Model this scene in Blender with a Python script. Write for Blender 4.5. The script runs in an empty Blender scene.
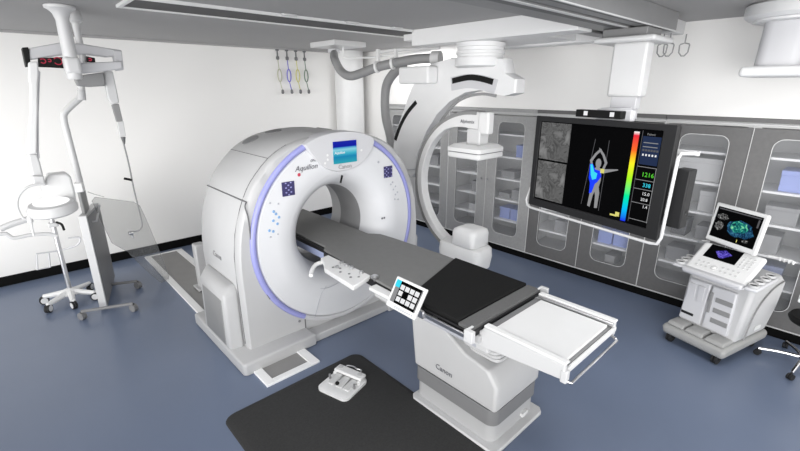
import bpy, bmesh, math, random
from mathutils import Vector, Matrix
random.seed(4)
S = bpy.context.scene
COL = S.collection
PI = math.pi
def R(a): return math.radians(a)

# ------------------------------------------------------------------ camera, world, lamps, exposure
HC = 2.37; FOC = 429.0; PITCH = R(17.73); YAW = R(42.72)
cam_d = bpy.data.cameras.new('camera'); cam = bpy.data.objects.new('camera', cam_d); COL.objects.link(cam)
cam.location = (0, 0, HC)
cam.rotation_euler = (PI/2 - PITCH, 0, -YAW)
cam_d.sensor_fit = 'HORIZONTAL'; cam_d.sensor_width = 36; cam_d.lens = 36*FOC/800
cam_d.clip_start = 0.05
S.camera = cam
w = bpy.data.worlds.new('world'); S.world = w; w.use_nodes = True
w.node_tree.nodes['Background'].inputs[0].default_value = (0.97, 0.985, 1.0, 1)
w.node_tree.nodes['Background'].inputs[1].default_value = 0.72
def area(name, loc, sx, sy, power, rot=(0, 0, 0), col=(1, 1, 1)):
    l = bpy.data.lights.new(name, 'AREA'); l.shape = 'RECTANGLE'; l.size = sx; l.size_y = sy
    l.energy = power; l.color = col
    o = bpy.data.objects.new(name, l); o.location = loc; o.rotation_euler = rot; COL.objects.link(o); return o
area('ceiling_fill', (0.8, 2.0, 2.96), 1.0, 1.0, 18)  # unseen fill lights added overhead, out of frame, to even the brightness
area('ceiling_fill', (1.6, 1.5, 2.96), 1.0, 1.0, 24)
area('ceiling_fill', (3.0, 0.3, 2.96), 1.0, 1.0, 30)
area('ceiling_fill', (4.75, 4.95, 2.98), 0.6, 1.0, 24)  # added fill hidden behind the carriage beam, brightens the far cabinets and corner
def fill_sun(name, yaw, elev, strength, angle):
    """broad low fill sun, added behind the camera where the room is left open"""
    l = bpy.data.lights.new(name, 'SUN'); l.energy = strength; l.angle = R(angle); l.color = (1, 0.995, 0.98)
    o = bpy.data.objects.new(name, l); COL.objects.link(o); o.location = (-1, -1, 2.5)
    o.rotation_euler = (PI/2-R(elev), 0, -R(yaw)); return o
fill_sun('fill_sun', 20, 0.0, 1.45, 50)
fill_sun('fill_sun', 66, 0.0, 3.3, 55)
S.view_settings.view_transform = 'Standard'; S.view_settings.look = 'None'
S.view_settings.gamma = 1; S.view_settings.use_curve_mapping = False
S.view_settings.exposure = 0.09

# pixel of the photo -> point on a known plane of the room
_fw = Vector((math.sin(YAW)*math.cos(PITCH), math.cos(YAW)*math.cos(PITCH), -math.sin(PITCH)))
_rt = Vector((math.cos(YAW), -math.sin(YAW), 0)); _up = _rt.cross(_fw)
def at(px, py, x=None, y=None, z=None):
    d = _fw + _rt*((px-400)/FOC) - _up*((py-225.5)/FOC)
    c = Vector((0, 0, HC))
    if x is not None: t = (x-c.x)/d.x
    elif y is not None: t = (y-c.y)/d.y
    else: t = (z-c.z)/d.z
    return c + d*t

# ------------------------------------------------------------------ materials
MATS = {}
def mat(name, col, rough=0.5, metal=0.0, emit=0.0, var=0.03, scale=6.0, spec=0.5, bump=0.0, coat=0.0):
    m = bpy.data.materials.new(name); m.use_nodes = True
    nt = m.node_tree; b = nt.nodes['Principled BSDF']
    b.inputs['Roughness'].default_value = rough; b.inputs['Metallic'].default_value = metal
    b.inputs['Specular IOR Level'].default_value = spec
    b.inputs['Coat Weight'].default_value = coat
    tc = nt.nodes.new('ShaderNodeTexCoord'); no = nt.nodes.new('ShaderNodeTexNoise')
    no.inputs['Scale'].default_value = scale; no.inputs['Detail'].default_value = 3
    nt.links.new(tc.outputs['Object'], no.inputs['Vector'])
    ra = nt.nodes.new('ShaderNodeValToRGB')
    ra.color_ramp.elements[0].position = 0.3; ra.color_ramp.elements[1].position = 0.7
    ra.color_ramp.elements[0].color = (*[c*(1-var) for c in col], 1)
    ra.color_ramp.elements[1].color = (*[min(1, c*(1+var)) for c in col], 1)
    nt.links.new(no.outputs['Fac'], ra.inputs['Fac'])
    nt.links.new(ra.outputs['Color'], b.inputs['Base Color'])
    if emit:
        nt.links.new(ra.outputs['Color'], b.inputs['Emission Color']); b.inputs['Emission Strength'].default_value = emit
    if bump:
        bp = nt.nodes.new('ShaderNodeBump'); bp.inputs['Strength'].default_value = bump; bp.inputs['Distance'].default_value = 0.002
        n2 = nt.nodes.new('ShaderNodeTexNoise'); n2.inputs['Scale'].default_value = 250
        nt.links.new(tc.outputs['Object'], n2.inputs['Vector'])
        nt.links.new(n2.outputs['Fac'], bp.inputs['Height']); nt.links.new(bp.outputs['Normal'], b.inputs['Normal'])
    MATS[name] = m
    return m
def screen(name, col, emit=1.0):
    m = mat(name, col, 0.25, emit=emit, var=0.0); m.node_tree.nodes['Principled BSDF'].inputs['Specular IOR Level'].default_value = 0.0
    m.node_tree.nodes['Principled BSDF'].inputs['Base Color'].default_value = (0.002, 0.002, 0.002, 1)
    for l in list(m.node_tree.links):
        if l.to_socket.name == 'Base Color': m.node_tree.links.remove(l)
    return m
def glass(name, tint=(1, 1, 1), alpha=0.12, rough=0.03):
    m = bpy.data.materials.new(name); m.use_nodes = True; nt = m.node_tree
    for n in list(nt.nodes): nt.nodes.remove(n)
    out = nt.nodes.new('ShaderNodeOutputMaterial'); mx = nt.nodes.new('ShaderNodeMixShader')
    tr = nt.nodes.new('ShaderNodeBsdfTransparent'); tr.inputs[0].default_value = (*tint, 1)
    pr = nt.nodes.new('ShaderNodeBsdfPrincipled'); pr.inputs['Base Color'].default_value = (0.75, 0.77, 0.8, 1); pr.inputs['Roughness'].default_value = rough
    mx.inputs[0].default_value = alpha
    nt.links.new(tr.outputs[0], mx.inputs[1]); nt.links.new(pr.outputs[0], mx.inputs[2]); nt.links.new(mx.outputs[0], out.inputs[0])
    return m
M = dict(
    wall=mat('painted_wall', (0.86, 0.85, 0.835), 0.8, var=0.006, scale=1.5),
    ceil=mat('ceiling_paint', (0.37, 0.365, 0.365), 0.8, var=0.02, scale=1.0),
    base=mat('black_skirting', (0.004, 0.004, 0.004), 0.6, spec=0.1),
    white=mat('white_plastic', (0.60, 0.60, 0.605), 0.38, var=0.01),
    bright=mat('bright_white', (0.72, 0.72, 0.72), 0.35, var=0.01),
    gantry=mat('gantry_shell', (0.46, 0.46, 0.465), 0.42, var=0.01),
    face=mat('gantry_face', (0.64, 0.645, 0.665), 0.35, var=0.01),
    lilac=mat('lilac_band', (0.28, 0.29, 0.58), 0.35),
    grey=mat('light_grey_plastic', (0.50, 0.50, 0.505), 0.45, var=0.015),
    panel=mat('panel_grey', (0.55, 0.55, 0.57), 0.4, var=0.01),
    mid=mat('mid_grey', (0.20, 0.20, 0.205), 0.5, var=0.02),
    dark=mat('dark_grey', (0.014, 0.014, 0.015), 0.5, spec=0.3, var=0.03),
    seam=mat('seam_grey', (0.13, 0.13, 0.135), 0.6),
    black=mat('black_plastic', (0.006, 0.006, 0.006), 0.5, spec=0.2),
    rubber=mat('black_rubber', (0.012, 0.012, 0.013), 0.7),
    pad=mat('black_pad', (0.009, 0.009, 0.009), 0.7, spec=0.15, var=0.1, scale=30, bump=0.3),
    greypad=mat('grey_pad', (0.17, 0.17, 0.168), 0.7, var=0.03, scale=20, bump=0.2),
    tabled=mat('table_end_grey', (0.11, 0.11, 0.11), 0.6, var=0.12, scale=90),
    mat=mat('anti_fatigue_mat', (0.036, 0.036, 0.036), 0.75, spec=0.3, var=0.12, scale=80, bump=0.5),
    metal=mat('brushed_metal', (0.60, 0.60, 0.61), 0.3, 1.0, var=0.03, scale=40),
    chrome=mat('chrome', (0.8, 0.8, 0.81), 0.12, 1.0, var=0.01),
    cablight=mat('cabinet_pale_grey', (0.33, 0.33, 0.33), 0.45, var=0.07, scale=40, bump=0.1), cab=mat('cabinet_grey', (0.13, 0.128, 0.128), 0.45, var=0.05, scale=30, bump=0.1),  # first one is a paler tone of the cabinet grey, for the far units
    ceilwhite=mat('ceiling_unit_white', (0.74, 0.74, 0.745), 0.5, var=0.01),
    strip=mat('rail_strip_white', (0.92, 0.92, 0.92), 0.5, var=0.01),
    cabin=mat('cabinet_inside', (0.60, 0.60, 0.60), 0.6, var=0.02),
    shelf=mat('shelf_white', (0.85, 0.85, 0.85), 0.5, var=0.02),
    trim=mat('door_edge_trim', (0.62, 0.62, 0.62), 0.35, var=0.03),
    bluebox=mat('blue_box', (0.30, 0.37, 0.72), 0.5, var=0.03),
    blueblock=mat('pale_blue_plastic', (0.30, 0.34, 0.50), 0.5, var=0.02),
    greybox=mat('grey_box', (0.30, 0.30, 0.305), 0.6, var=0.04),
    lightbox=mat('light_grey_box', (0.55, 0.55, 0.55), 0.6, var=0.03),
    darkbox=mat('dark_grey_box', (0.10, 0.10, 0.105), 0.6, var=0.04),
    hose=mat('grey_hose', (0.25, 0.25, 0.253), 0.55, var=0.03),
    track=mat('track_inside', (0.045, 0.045, 0.047), 0.6),
    rail=mat('rail_grey', (0.21, 0.21, 0.213), 0.45, var=0.03),
    railin=mat('rail_groove', (0.12, 0.12, 0.122), 0.6),
    railfloor=mat('floor_channel', (0.27, 0.265, 0.26), 0.5, var=0.03),
    text=mat('grey_print', (0.12, 0.12, 0.14), 0.5), red=mat('red_mark', (0.5, 0.04, 0.08), 0.4),
    key=mat('violet_keys', (0.035, 0.03, 0.11), 0.35), keylit=mat('pale_keys', (0.35, 0.35, 0.62), 0.4),
    bluedot=mat('blue_button', (0.22, 0.38, 0.62), 0.4), greydot=mat('grey_button', (0.42, 0.43, 0.47), 0.4),
    shade=mat('shield_frame_grey', (0.24, 0.24, 0.24), 0.5, var=0.02),
    glass=glass('cabinet_glass', (0.96, 0.96, 0.965), 0.07), acrylic=glass('clear_acrylic', (0.84, 0.84, 0.835), 0.08),
    s_black=screen('screen_black', (0.002, 0.002, 0.003), 0.3), s_white=screen('screen_white', (0.9, 0.9, 0.92), 0.9),
    s_grey=screen('screen_grey', (0.33, 0.33, 0.34), 0.8), s_cyan=screen('screen_cyan', (0.05, 0.75, 0.95), 0.9),
    s_blue=screen('screen_blue', (0.01, 0.05, 0.95), 1.0), s_green=screen('screen_green', (0.12, 0.75, 0.05), 0.9),
    s_navy=screen('screen_navy', (0.02, 0.035, 0.09), 0.8), s_line=screen('screen_line', (0.12, 0.12, 0.13), 0.8),
    s_red=screen('screen_red', (0.40, 0.04, 0.07), 0.9), s_yellow=screen('screen_yellow', (0.75, 0.7, 0.2), 0.9),
    lamp=screen('lamp_lens', (1, 1, 1), 1.05),
)
def ramp_screen(name, axis, stops, emit=1.0):
    m = bpy.data.materials.new(name); m.use_nodes = True; nt = m.node_tree; b = nt.nodes['Principled BSDF']
    b.inputs['Base Color'].default_value = (0.002, 0.002, 0.002, 1); b.inputs['Roughness'].default_value = 0.25; b.inputs['Specular IOR Level'].default_value = 0.0
    tc = nt.nodes.new('ShaderNodeTexCoord'); sp = nt.nodes.new('ShaderNodeSeparateXYZ'); ra = nt.nodes.new('ShaderNodeValToRGB')
    nt.links.new(tc.outputs['Generated'], sp.inputs[0]); nt.links.new(sp.outputs[axis], ra.inputs[0])
    e = ra.color_ramp.elements
    while len(e) < len(stops): e.new(0.5)
    for i, (p, c) in enumerate(stops): e[i].position = p; e[i].color = (*c, 1)
    nt.links.new(ra.outputs[0], b.inputs['Emission Color']); b.inputs['Emission Strength'].default_value = emit
    return m
M['spectrum'] = ramp_screen('colour_scale', 'Z', [(0, (0.01, 0.02, 0.8)), (0.14, (0, 0.5, 0.9)), (0.3, (0, 0.85, 0.3)), (0.48, (0.35, 0.9, 0.02)), (0.66, (0.95, 0.85, 0.02)), (0.80, (0.95, 0.15, 0.02)), (0.96, (0.8, 0.02, 0.05)), (1, (0.9, 0.9, 0.9))])
M['logo_screen'] = ramp_screen('gantry_screen', 'Z', [(0, (0.03, 0.35, 0.42)), (0.3, (0.01, 0.22, 0.42)), (0.45, (0.05, 0.42, 0.55)), (0.62, (0.25, 0.6, 0.7)), (0.72, (0.05, 0.25, 0.55)), (0.75, (0.005, 0.01, 0.33)), (1, (0.01, 0.02, 0.36))], 1.0)
def noise_screen(name, stops, scale=8, dist=1.5, emit=0.9, radial=None):
    m = bpy.data.materials.new(name); m.use_nodes = True; nt = m.node_tree; b = nt.nodes['Principled BSDF']
    b.inputs['Base Color'].default_value = (0.002, 0.002, 0.002, 1); b.inputs['Roughness'].default_value = 0.3; b.inputs['Specular IOR Level'].default_value = 0.0
    tc = nt.nodes.new('ShaderNodeTexCoord'); no = nt.nodes.new('ShaderNodeTexNoise'); ra = nt.nodes.new('ShaderNodeValToRGB')
    no.inputs['Scale'].default_value = scale; no.inputs['Distortion'].default_value = dist; no.inputs['Detail'].default_value = 5
    nt.links.new(tc.outputs['Object'], no.inputs['Vector']); nt.links.new(no.outputs['Fac'], ra.inputs[0])
    e = ra.color_ramp.elements
    while len(e) < len(stops): e.new(0.5)
    for i, (p, c) in enumerate(stops): e[i].position = p; e[i].color = (*c, 1)
    nt.links.new(ra.outputs[0], b.inputs['Emission Color']); b.inputs['Emission Strength'].default_value = emit
    return m
M['xray'] = noise_screen('angiogram', [(0.3, (0.07, 0.07, 0.07)), (0.46, (0.14, 0.14, 0.14)), (0.49, (0.07, 0.07, 0.07)), (0.53, (0.15, 0.15, 0.15)), (0.75, (0.28, 0.28, 0.28))], 9, .6)
M['echo'] = noise_screen('echo_teal', [(0.35, (0.005, 0.04, 0.06)), (0.5, (0.01, 0.22, 0.2)), (0.6, (0.1, 0.6, 0.35)), (0.7, (0.5, 0.8, 0.4))], 22, 2)
M['echoblue'] = noise_screen('echo_blue', [(0.35, (0.003, 0.01, 0.03)), (0.5, (0.01, 0.06, 0.14)), (0.7, (0.05, 0.22, 0.35))], 25, 2)
M['echoviolet'] = noise_screen('echo_violet', [(0.35, (0.01, 0.008, 0.1)), (0.5, (0.09, 0.06, 0.5)), (0.7, (0.3, 0.25, 0.85))], 35, 2)
M['echogrey'] = noise_screen('echo_grey', [(0.42, (0.004, 0.004, 0.004)), (0.55, (0.12, 0.12, 0.12)), (0.66, (0.6, 0.6, 0.6))], 60, 2)
# floor: smooth blue vinyl with faint mottling
def floor_mat():
    m = mat('blue_vinyl', (0.150, 0.187, 0.272), 0.30, var=0.05, scale=0.8, spec=0.45)
    return m
M['floor'] = floor_mat(); M['basegrey'] = mat('warm_grey_base', (0.32, 0.32, 0.315), .5)

# ------------------------------------------------------------------ mesh helpers
def add_box(bm, c, s, rot=None):
    r = bmesh.ops.create_cube(bm, size=1)['verts']
    for v in r:
        p = Vector((v.co.x*s[0], v.co.y*s[1], v.co.z*s[2]))
        if rot is not None: p = rot @ p
        v.co = p + Vector(c)
    return r
def add_range(bm, x0, x1, y0, y1, z0, z1): return add_box(bm, ((x0+x1)/2, (y0+y1)/2, (z0+z1)/2), (abs(x1-x0), abs(y1-y0), abs(z1-z0)))
def basis(d):
    d = d.normalized(); a = Vector((0, 0, 1)) if abs(d.z) < 0.9 else Vector((1, 0, 0))
    u = a.cross(d).normalized(); return u, d.cross(u).normalized()
def add_cyl(bm, p0, p1, r0, r1=None, seg=20):
    p0 = Vector(p0); p1 = Vector(p1); r1 = r0 if r1 is None else r1
    u, v = basis(p1-p0); A = []; B = []
    for i in range(seg):
        a = 2*PI*i/seg; d = u*math.cos(a)+v*math.sin(a)
        A.append(bm.verts.new(p0+d*r0)); B.append(bm.verts.new(p1+d*r1))
    for i in range(seg): bm.faces.new((A[i], A[(i+1) % seg], B[(i+1) % seg], B[i]))
    bm.faces.new(A[::-1]); bm.faces.new(B)
def catmull(pts, n=6):
    P = [Vector(p) for p in pts]; P = [P[0]*2-P[1]]+P+[P[-1]*2-P[-2]]; o = []
    for i in range(1, len(P)-2):
        for k in range(n):
            t = k/n; a, b, c, d = P[i-1:i+3]
            o.append(0.5*((2*b)+(c-a)*t+(2*a-5*b+4*c-d)*t*t+(3*b-a-3*c+d)*t**3))
    o.append(P[-2]); return o
def add_tube(bm, pts, r, seg=10, smooth=True, n=6):
    P = catmull(pts, n) if smooth else [Vector(p) for p in pts]
    rings = []; u = None
    for i, p in enumerate(P):
        t = (P[min(i+1, len(P)-1)]-P[max(i-1, 0)]).normalized()
        if u is None: u, v = basis(t)
        else: u = (u-t*u.dot(t)).normalized(); v = t.cross(u)
        rr = r(i/(len(P)-1)) if callable(r) else r
        rings.append([bm.verts.new(p+(u*math.cos(2*PI*k/seg)+v*math.sin(2*PI*k/seg))*rr) for k in range(seg)])
    for a, b in zip(rings, rings[1:]):
        for k in range(seg): bm.faces.new((a[k], a[(k+1) % seg], b[(k+1) % seg], b[k]))
    bm.faces.new(rings[0][::-1]); bm.faces.new(rings[-1])
def add_prism(bm, pts, off):
    """closed polygon of 3D points extruded by vector off"""
    off = Vector(off); A = [bm.verts.new(Vector(p)) for p in pts]; B = [bm.verts.new(Vector(p)+off) for p in pts]; n = len(A)
    bm.faces.new(A[::-1]); bm.faces.new(B)
    for i in range(n): bm.faces.new((A[i], A[(i+1) % n], B[(i+1) % n], B[i]))
def add_loft(bm, loops, closed_ends=True):
    V = [[bm.verts.new(Vector(p)) for p in L] for L in loops]; n = len(V[0])
    for a, b in zip(V, V[1:]):
        for i in range(n): bm.faces.new((a[i], a[(i+1) % n], b[(i+1) % n], b[i]))
    if closed_ends: bm.faces.new(V[0][::-1]); bm.faces.new(V[-1])
    return V
def add_rings(bm, loops, wrap=True):
    """loops of equal length lofted into a closed ring-shaped solid (last loop joins the first)"""
    V = [[bm.verts.new(Vector(p)) for p in L] for L in loops]; n = len(V[0]); m = len(V)
    for j in range(m if wrap else m-1):
        a, b = V[j], V[(j+1) % m]
        for i in range(n): bm.faces.new((a[i], a[(i+1) % n], b[(i+1) % n], b[i]))
def add_lathe(bm, prof, c=(0, 0, 0), axis='z', seg=32):
    loops = []
    for r, h in prof:
        L = []
        for i in range(seg):
            a = 2*PI*i/seg; x, y = r*math.cos(a), r*math.sin(a)
            p = (x, y, h) if axis == 'z' else ((x, h, y) if axis == 'y' else (h, x, y))
            L.append(Vector(p)+Vector(c))
        loops.append(L)
    add_loft(bm, loops)
def rrect(w, h, r, n=5, cx=0, cy=0):
    o = []
    for sx, sy, a0 in ((1, 1, 0), (-1, 1, 90), (-1, -1, 180), (1, -1, 270)):
        for k in range(n+1):
            a = R(a0+90*k/n); o.append((cx+sx*(w/2-r)+r*math.cos(a), cy+sy*(h/2-r)+r*math.sin(a)))
    return o
def thing(name, label, cat, loc=(0, 0, 0), rotz=0, group=None):
    o = bpy.data.objects.new(name, None); COL.objects.link(o); o.empty_display_size = 0.1
    o.location = loc; o.rotation_euler = (0, 0, rotz); o['label'] = label; o['category'] = cat
    if group: o['group'] = group
    return o
def tag(o, label, cat, group=None):
    o['label'] = label; o['category'] = cat
    if group: o['group'] = group
    return o
def base_m(o):
    m = Matrix.Identity(4)
    while o is not None:
        m = Matrix.Translation(o.location) @ o.rotation_euler.to_matrix().to_4x4() @ m; o = o.parent
    return m
def obj(name, bm, m, parent=None, bevel=0, seg=2, smooth=True, local=False, pivot=True, label=None, angle=35):
    bmesh.ops.recalc_face_normals(bm, faces=bm.faces)
    me = bpy.data.meshes.new(name)
    o = bpy.data.objects.new(name, me)
    if parent is not None:
        o.parent = parent
        if not local: bm.transform(base_m(parent).inverted())
    c = Vector((0, 0, 0))
    if bm.verts:
        xs = [v.co for v in bm.verts]
        c = Vector([(min(p[i] for p in xs)+max(p[i] for p in xs))/2 for i in range(3)])
        c.z = min(p.z for p in xs)
        bm.transform(Matrix.Translation(-c)); o.location = c
    bm.to_mesh(me); bm.free(); me.materials.append(m if not isinstance(m, str) else M[m]); COL.objects.link(o)
    if smooth: me.polygons.foreach_set('use_smooth', [True]*len(me.polygons)); me.set_sharp_from_angle(angle=R(angle))
    if bevel:
        b = o.modifiers.new('bevel', 'BEVEL'); b.width = bevel; b.segments = seg; b.limit_method = 'ANGLE'; b.angle_limit = R(40); b.harden_normals = False
        me.set_sharp_from_angle(angle=R(60))
    if label: o['label'] = label
    return o
def B(): return bmesh.new()
def boxo(name, m, parent, x0, x1, y0, y1, z0, z1, bevel=0.0, **k):
    b = B(); add_range(b, x0, x1, y0, y1, z0, z1); return obj(name, b, m, parent, bevel, **k)
def struct(o): o['kind'] = 'structure'; return o
def lettering(text, size, origin, u, v, m, parent, name='lettering', depth=0.0008, local=False, align='CENTER', italic=0.0):
    """raised print: u = reading direction, v = up direction of the letters"""
    c = bpy.data.curves.new(name, 'FONT'); c.body = text; c.size = size; c.align_x = align; c.align_y = 'CENTER'
    c.extrude = depth; c.resolution_u = 2; c.shear = italic
    t = bpy.data.objects.new('tmp', c); COL.objects.link(t)
    dg = bpy.context.evaluated_depsgraph_get(); me = bpy.data.meshes.new_from_object(t.evaluated_get(dg))
    bpy.data.objects.remove(t)
    u = Vector(u).normalized(); v = Vector(v).normalized(); n = u.cross(v)
    mx = Matrix(((u.x, v.x, n.x, origin[0]), (u.y, v.y, n.y, origin[1]), (u.z, v.z, n.z, origin[2]), (0, 0, 0, 1)))
    b = B(); b.from_mesh(me); b.transform(mx)
    return obj(name, b, m, parent, smooth=False, local=local)
def copy_tree(o, parent=None):
    c = o.copy(); COL.objects.link(c); c.parent = parent
    for ch in [x for x in o.children]: copy_tree(ch, c)
    return c

# ------------------------------------------------------------------ the room
WX = 5.28; WY = 6.98; CZ = 3.0
b = B(); add_range(b, -1.6, 6.0, -1.6, WY+0.15, -0.12, 0); struct(obj('floor', b, 'floor', smooth=False))
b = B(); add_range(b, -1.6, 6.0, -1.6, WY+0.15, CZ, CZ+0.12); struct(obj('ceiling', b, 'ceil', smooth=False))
b = B(); add_range(b, -1.6, 6.0, WY, WY+0.15, 0, CZ); struct(obj('wall_back', b, 'wall', smooth=False))
b = B(); add_range(b, WX, 6.0, -1.6, WY, 2.105, CZ); struct(obj('wall_right', b, 'wall', smooth=False))
b = B(); add_range(b, WX, 6.0, 6.09, WY, 0, 2.105); add_range(b, 5.86, 6.0, -1.6, 6.09, 0, 2.10); add_range(b, WX, 5.86, -1.6, -0.005, 0, 2.105)
struct(obj('wall_right', b, 'wall', smooth=False))
b = B(); add_range(b, -1.6, 5.3, WY-0.012, WY-0.0005, 0, 0.125); struct(obj('baseboard_back', b, 'base', smooth=False))
b = B(); add_range(b, -1.6, 5.27, WY-0.10, WY-0.001, CZ-0.022, CZ-0.001); struct(obj('trim_1', b, 'ceil', smooth=False))

# round pipe casing in the back corner
t = thing('pipe_column', 'round white floor-to-ceiling column in the far corner behind the scanner', 'column', (4.94, 6.72, 0))
b = B(); add_cyl(b, (4.94, 6.72, 0), (4.94, 6.72, CZ), 0.26, seg=48); obj('casing', b, 'bright', t)
b = B(); add_cyl(b, (4.94, 6.72, 0), (4.94, 6.72, 0.12), 0.265, seg=48); obj('base_ring', b, 'base', t)

# ------------------------------------------------------------------ cabinets
def window_ring(w, h, z0, yc, x0, x1, r=0.09, wo=None, ho=None, zo=None):
    pass
SHZ = (0.49, 0.80, 1.11, 1.43, 1.75)
def door(cab, y0, y1, hinge_high, dm='cab'):
    """door slab with a rounded opening, pane, bright edge bead"""
    yc = (y0+y1)/2; wz0, wz1 = 0.28, 1.92; ww = 0.42
    inner = [(yc+p, (wz0+wz1)/2+q) for p, q in rrect(ww, wz1-wz0, 0.085, 6)]
    n = len(inner); outer = []
    W, H = (y1-y0)-0.006, 1.90; oc = ((y0+y1)/2, 1.06)
    for (p, q) in inner:    # push out to the slab's rectangle
        dy, dz = p-oc[0], q-oc[1]; s = min((W/2)/max(abs(dy), 1e-6), (H/2)/max(abs(dz), 1e-6)); outer.append((oc[0]+dy*s, oc[1]+dz*s))
    # square the four corners
    for sy in (-1, 1):
        for sz in (-1, 1):
            c = (oc[0]+sy*W/2, oc[1]+sz*H/2); k = min(range(n), key=lambda i: (outer[i][0]-c[0])**2+(outer[i][1]-c[1])**2); outer[k] = c
    b = B(); xf, xb = WX+0.002, WX+0.024
    add_rings(b, [[(xf, p, q) for p, q in outer], [(xf, p, q) for p, q in inner], [(xb, p, q) for p, q in inner], [(xb, p, q) for p, q in outer]])
    d = obj('door', b, dm, cab, smooth=False)
    b = B(); add_range(b, WX+0.012, WX+0.016, yc-ww/2-0.004, yc+ww/2+0.004, wz0-0.004, wz1+0.004); obj('glass_pane', b, 'glass', d, smooth=False)
    b = B(); i2 = [(yc+p, (wz0+wz1)/2+q) for p, q in rrect(ww+0.012, wz1-wz0+0.012, 0.09, 6)]
    add_rings(b, [[(xf-0.003, p, q) for p, q in i2], [(xf-0.003, p, q) for p, q in inner], [(xf+0.003, p, q) for p, q in inner], [(xf+0.003, p, q) for p, q in i2]])
    obj('window_bead', b, 'trim', d, smooth=False)
    hy = y0+0.055 if not hinge_high else y1-0.055
    b = B(); add_cyl(b, (WX+0.002, hy, 1.075), (WX-0.018, hy, 1.075), 0.009); add_cyl(b, (WX-0.018, hy, 1.075), (WX-0.034, hy, 1.075), 0.021, 0.017)
    obj('knob', b, 'chrome', d)
    return d
def cabinet(y0, y1, label, dm='cab'):
    t = thing('supply_cabinet', label, 'cabinet', (WX+0.29, (y0+y1)/2, 0), group='glazed supply cabinets along the right wall')
    X0, X1 = WX+0.026, WX+0.56
    b = B()
    add_range(b, X0, X1, y0+0.002, y0+0.024, 0.10, 2.06); add_range(b, X0, X1, y1-0.024, y1-0.002, 0.10, 2.06)
    add_range(b, X1-0.012, X1, y0+0.002, y1-0.002, 0.10, 2.06); add_range(b, X0, X1, y0+0.024, y1-0.024, 0.10, 0.22); add_range(b, X0, X1, y0+0.024, y1-0.024, 2.02, 2.06)
    obj('carcass', b, 'cabin', t, smooth=False)
    boxo('plinth', 'base', t, WX+0.01, X1, y0+0.002, y1-0.002, 0.0, 0.099, smooth=False)
    boxo('cornice', dm, t, WX-0.004, X1, y0+0.002, y1-0.002, 2.061, 2.102, smooth=False)
    boxo('edge_strip', 'trim', t, WX-0.007, WX+0.003, y0+0.002, y1-0.002, 2.040, 2.048, smooth=False)
    boxo('edge_strip', 'trim', t, WX-0.012, WX+0.003, y0+0.002, y1-0.002, 0.100, 0.109, smooth=False)
    boxo('edge_strip', 'trim', t, WX-0.008, WX+0.004, y1-0.007, y1+0.001, 0.11, 2.04, smooth=False)
    ym = (y0+y1)/2
    for z in SHZ:
        boxo('shelf', 'shelf', t, X0+0.03, X1-0.013, y0+0.025, y1-0.025, z-0.022, z, smooth=False)
    boxo('divider', 'cabin', t, X0+0.002, X0+0.028, ym-0.05, ym+0.05, 0.221, 2.019, smooth=False)
    door(t, y0, ym, True, dm); door(t, ym, y1, False, dm)
    boxo('edge_strip', 'trim', t, WX-0.004, WX+0.002, ym-0.0025, ym+0.0025, 0.11, 2.04, smooth=False)
    return t
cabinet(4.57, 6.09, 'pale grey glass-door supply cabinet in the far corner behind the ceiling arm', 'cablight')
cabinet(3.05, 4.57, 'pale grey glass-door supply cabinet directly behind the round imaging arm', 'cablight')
cabinet(1.53, 3.05, 'grey glass-door supply cabinet mostly hidden behind the large wall display')
cabinet(0.01, 1.53, 'grey glass-door supply cabinet behind the ultrasound machine')

def sbox(y0, y1, si, h, m, label, cat='box', x0=5.40, dep=0.24, name='storage_box', lid=True, group=None):
    z0 = (0.221 if si < 0 else SHZ[si])+0.001
    t = thing(name, label, cat, (x0+dep/2, (y0+y1)/2, z0), group=group)
    b = B(); add_range(b, x0, x0+dep, y0, y1, z0, z0+h*0.78); obj('body', b, m, t, 0.004)
    b = B(); add_range(b, x0-0.004, x0+dep+0.004, y0-0.004, y1+0.004, z0+h*0.78, z0+h); obj('lid', b, m, t, 0.004)
    return t
CA = 'cabinet behind the imaging arm'; CD = 'cabinet behind the ultrasound machine'; CM = 'cabinet under the large display'
sbox(3.27, 3.40, 3, .17, 'bluebox', 'single blue box on the second shelf, right beside the imaging arm detector')
sbox(3.40, 3.62, 2, .10, 'greybox', 'low grey box on the middle shelf, right window, '+CA)
sbox(3.28, 3.42, 1, .15, 'greybox', 'upright grey box on the fourth shelf, right window, '+CA)
sbox(3.46, 3.64, 1, .08, 'greybox', 'flat grey box beside the upright one, right window, '+CA)
sbox(3.43, 3.60, 0, .17, 'bluebox', 'left of two blue boxes, low shelf, '+CA)
sbox(3.23, 3.41, 0, .17, 'bluebox', 'right of two blue boxes, low shelf, '+CA)
sbox(4.02, 4.16, 1, .17, 'greybox', 'grey box at the middle height, left window, '+CA)
sbox(4.05, 4.20, 0, .11, 'lightbox', 'low pale box, left window, '+CA)
sbox(3.99, 4.10, 2, .12, 'greybox', 'grey box on the third shelf, left window, '+CA)
sbox(4.9, 5.1, 2, .18, 'greybox', 'grey box on the middle shelf of the far corner cabinet')
sbox(2.50, 2.72, 1, .20, 'lightbox', 'pale grey box below the left half of the large display')
sbox(2.48, 2.70, 0, .16, 'greybox', 'grey box one shelf lower, below the left half of the large display')
sbox(1.93, 2.10, 0, .19, 'bluebox', 'left one of two blue boxes below the right half of the large display')
sbox(1.70, 1.91, 0, .19, 'bluebox', 'right one of two blue boxes below the right half of the large display')
sbox(1.86, 1.98, -1, .13, 'greybox', 'small grey box on the cabinet floor under two blue boxes')
sbox(0.97, 1.36, 3, .24, 'lightbox', 'wide pale grey box on the second shelf, right of the large display', dep=.3)
sbox(0.925, 0.955, 3, .27, 'darkbox', 'thin dark upright binder beside the wide pale box', 'binder', name='binder')
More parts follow.
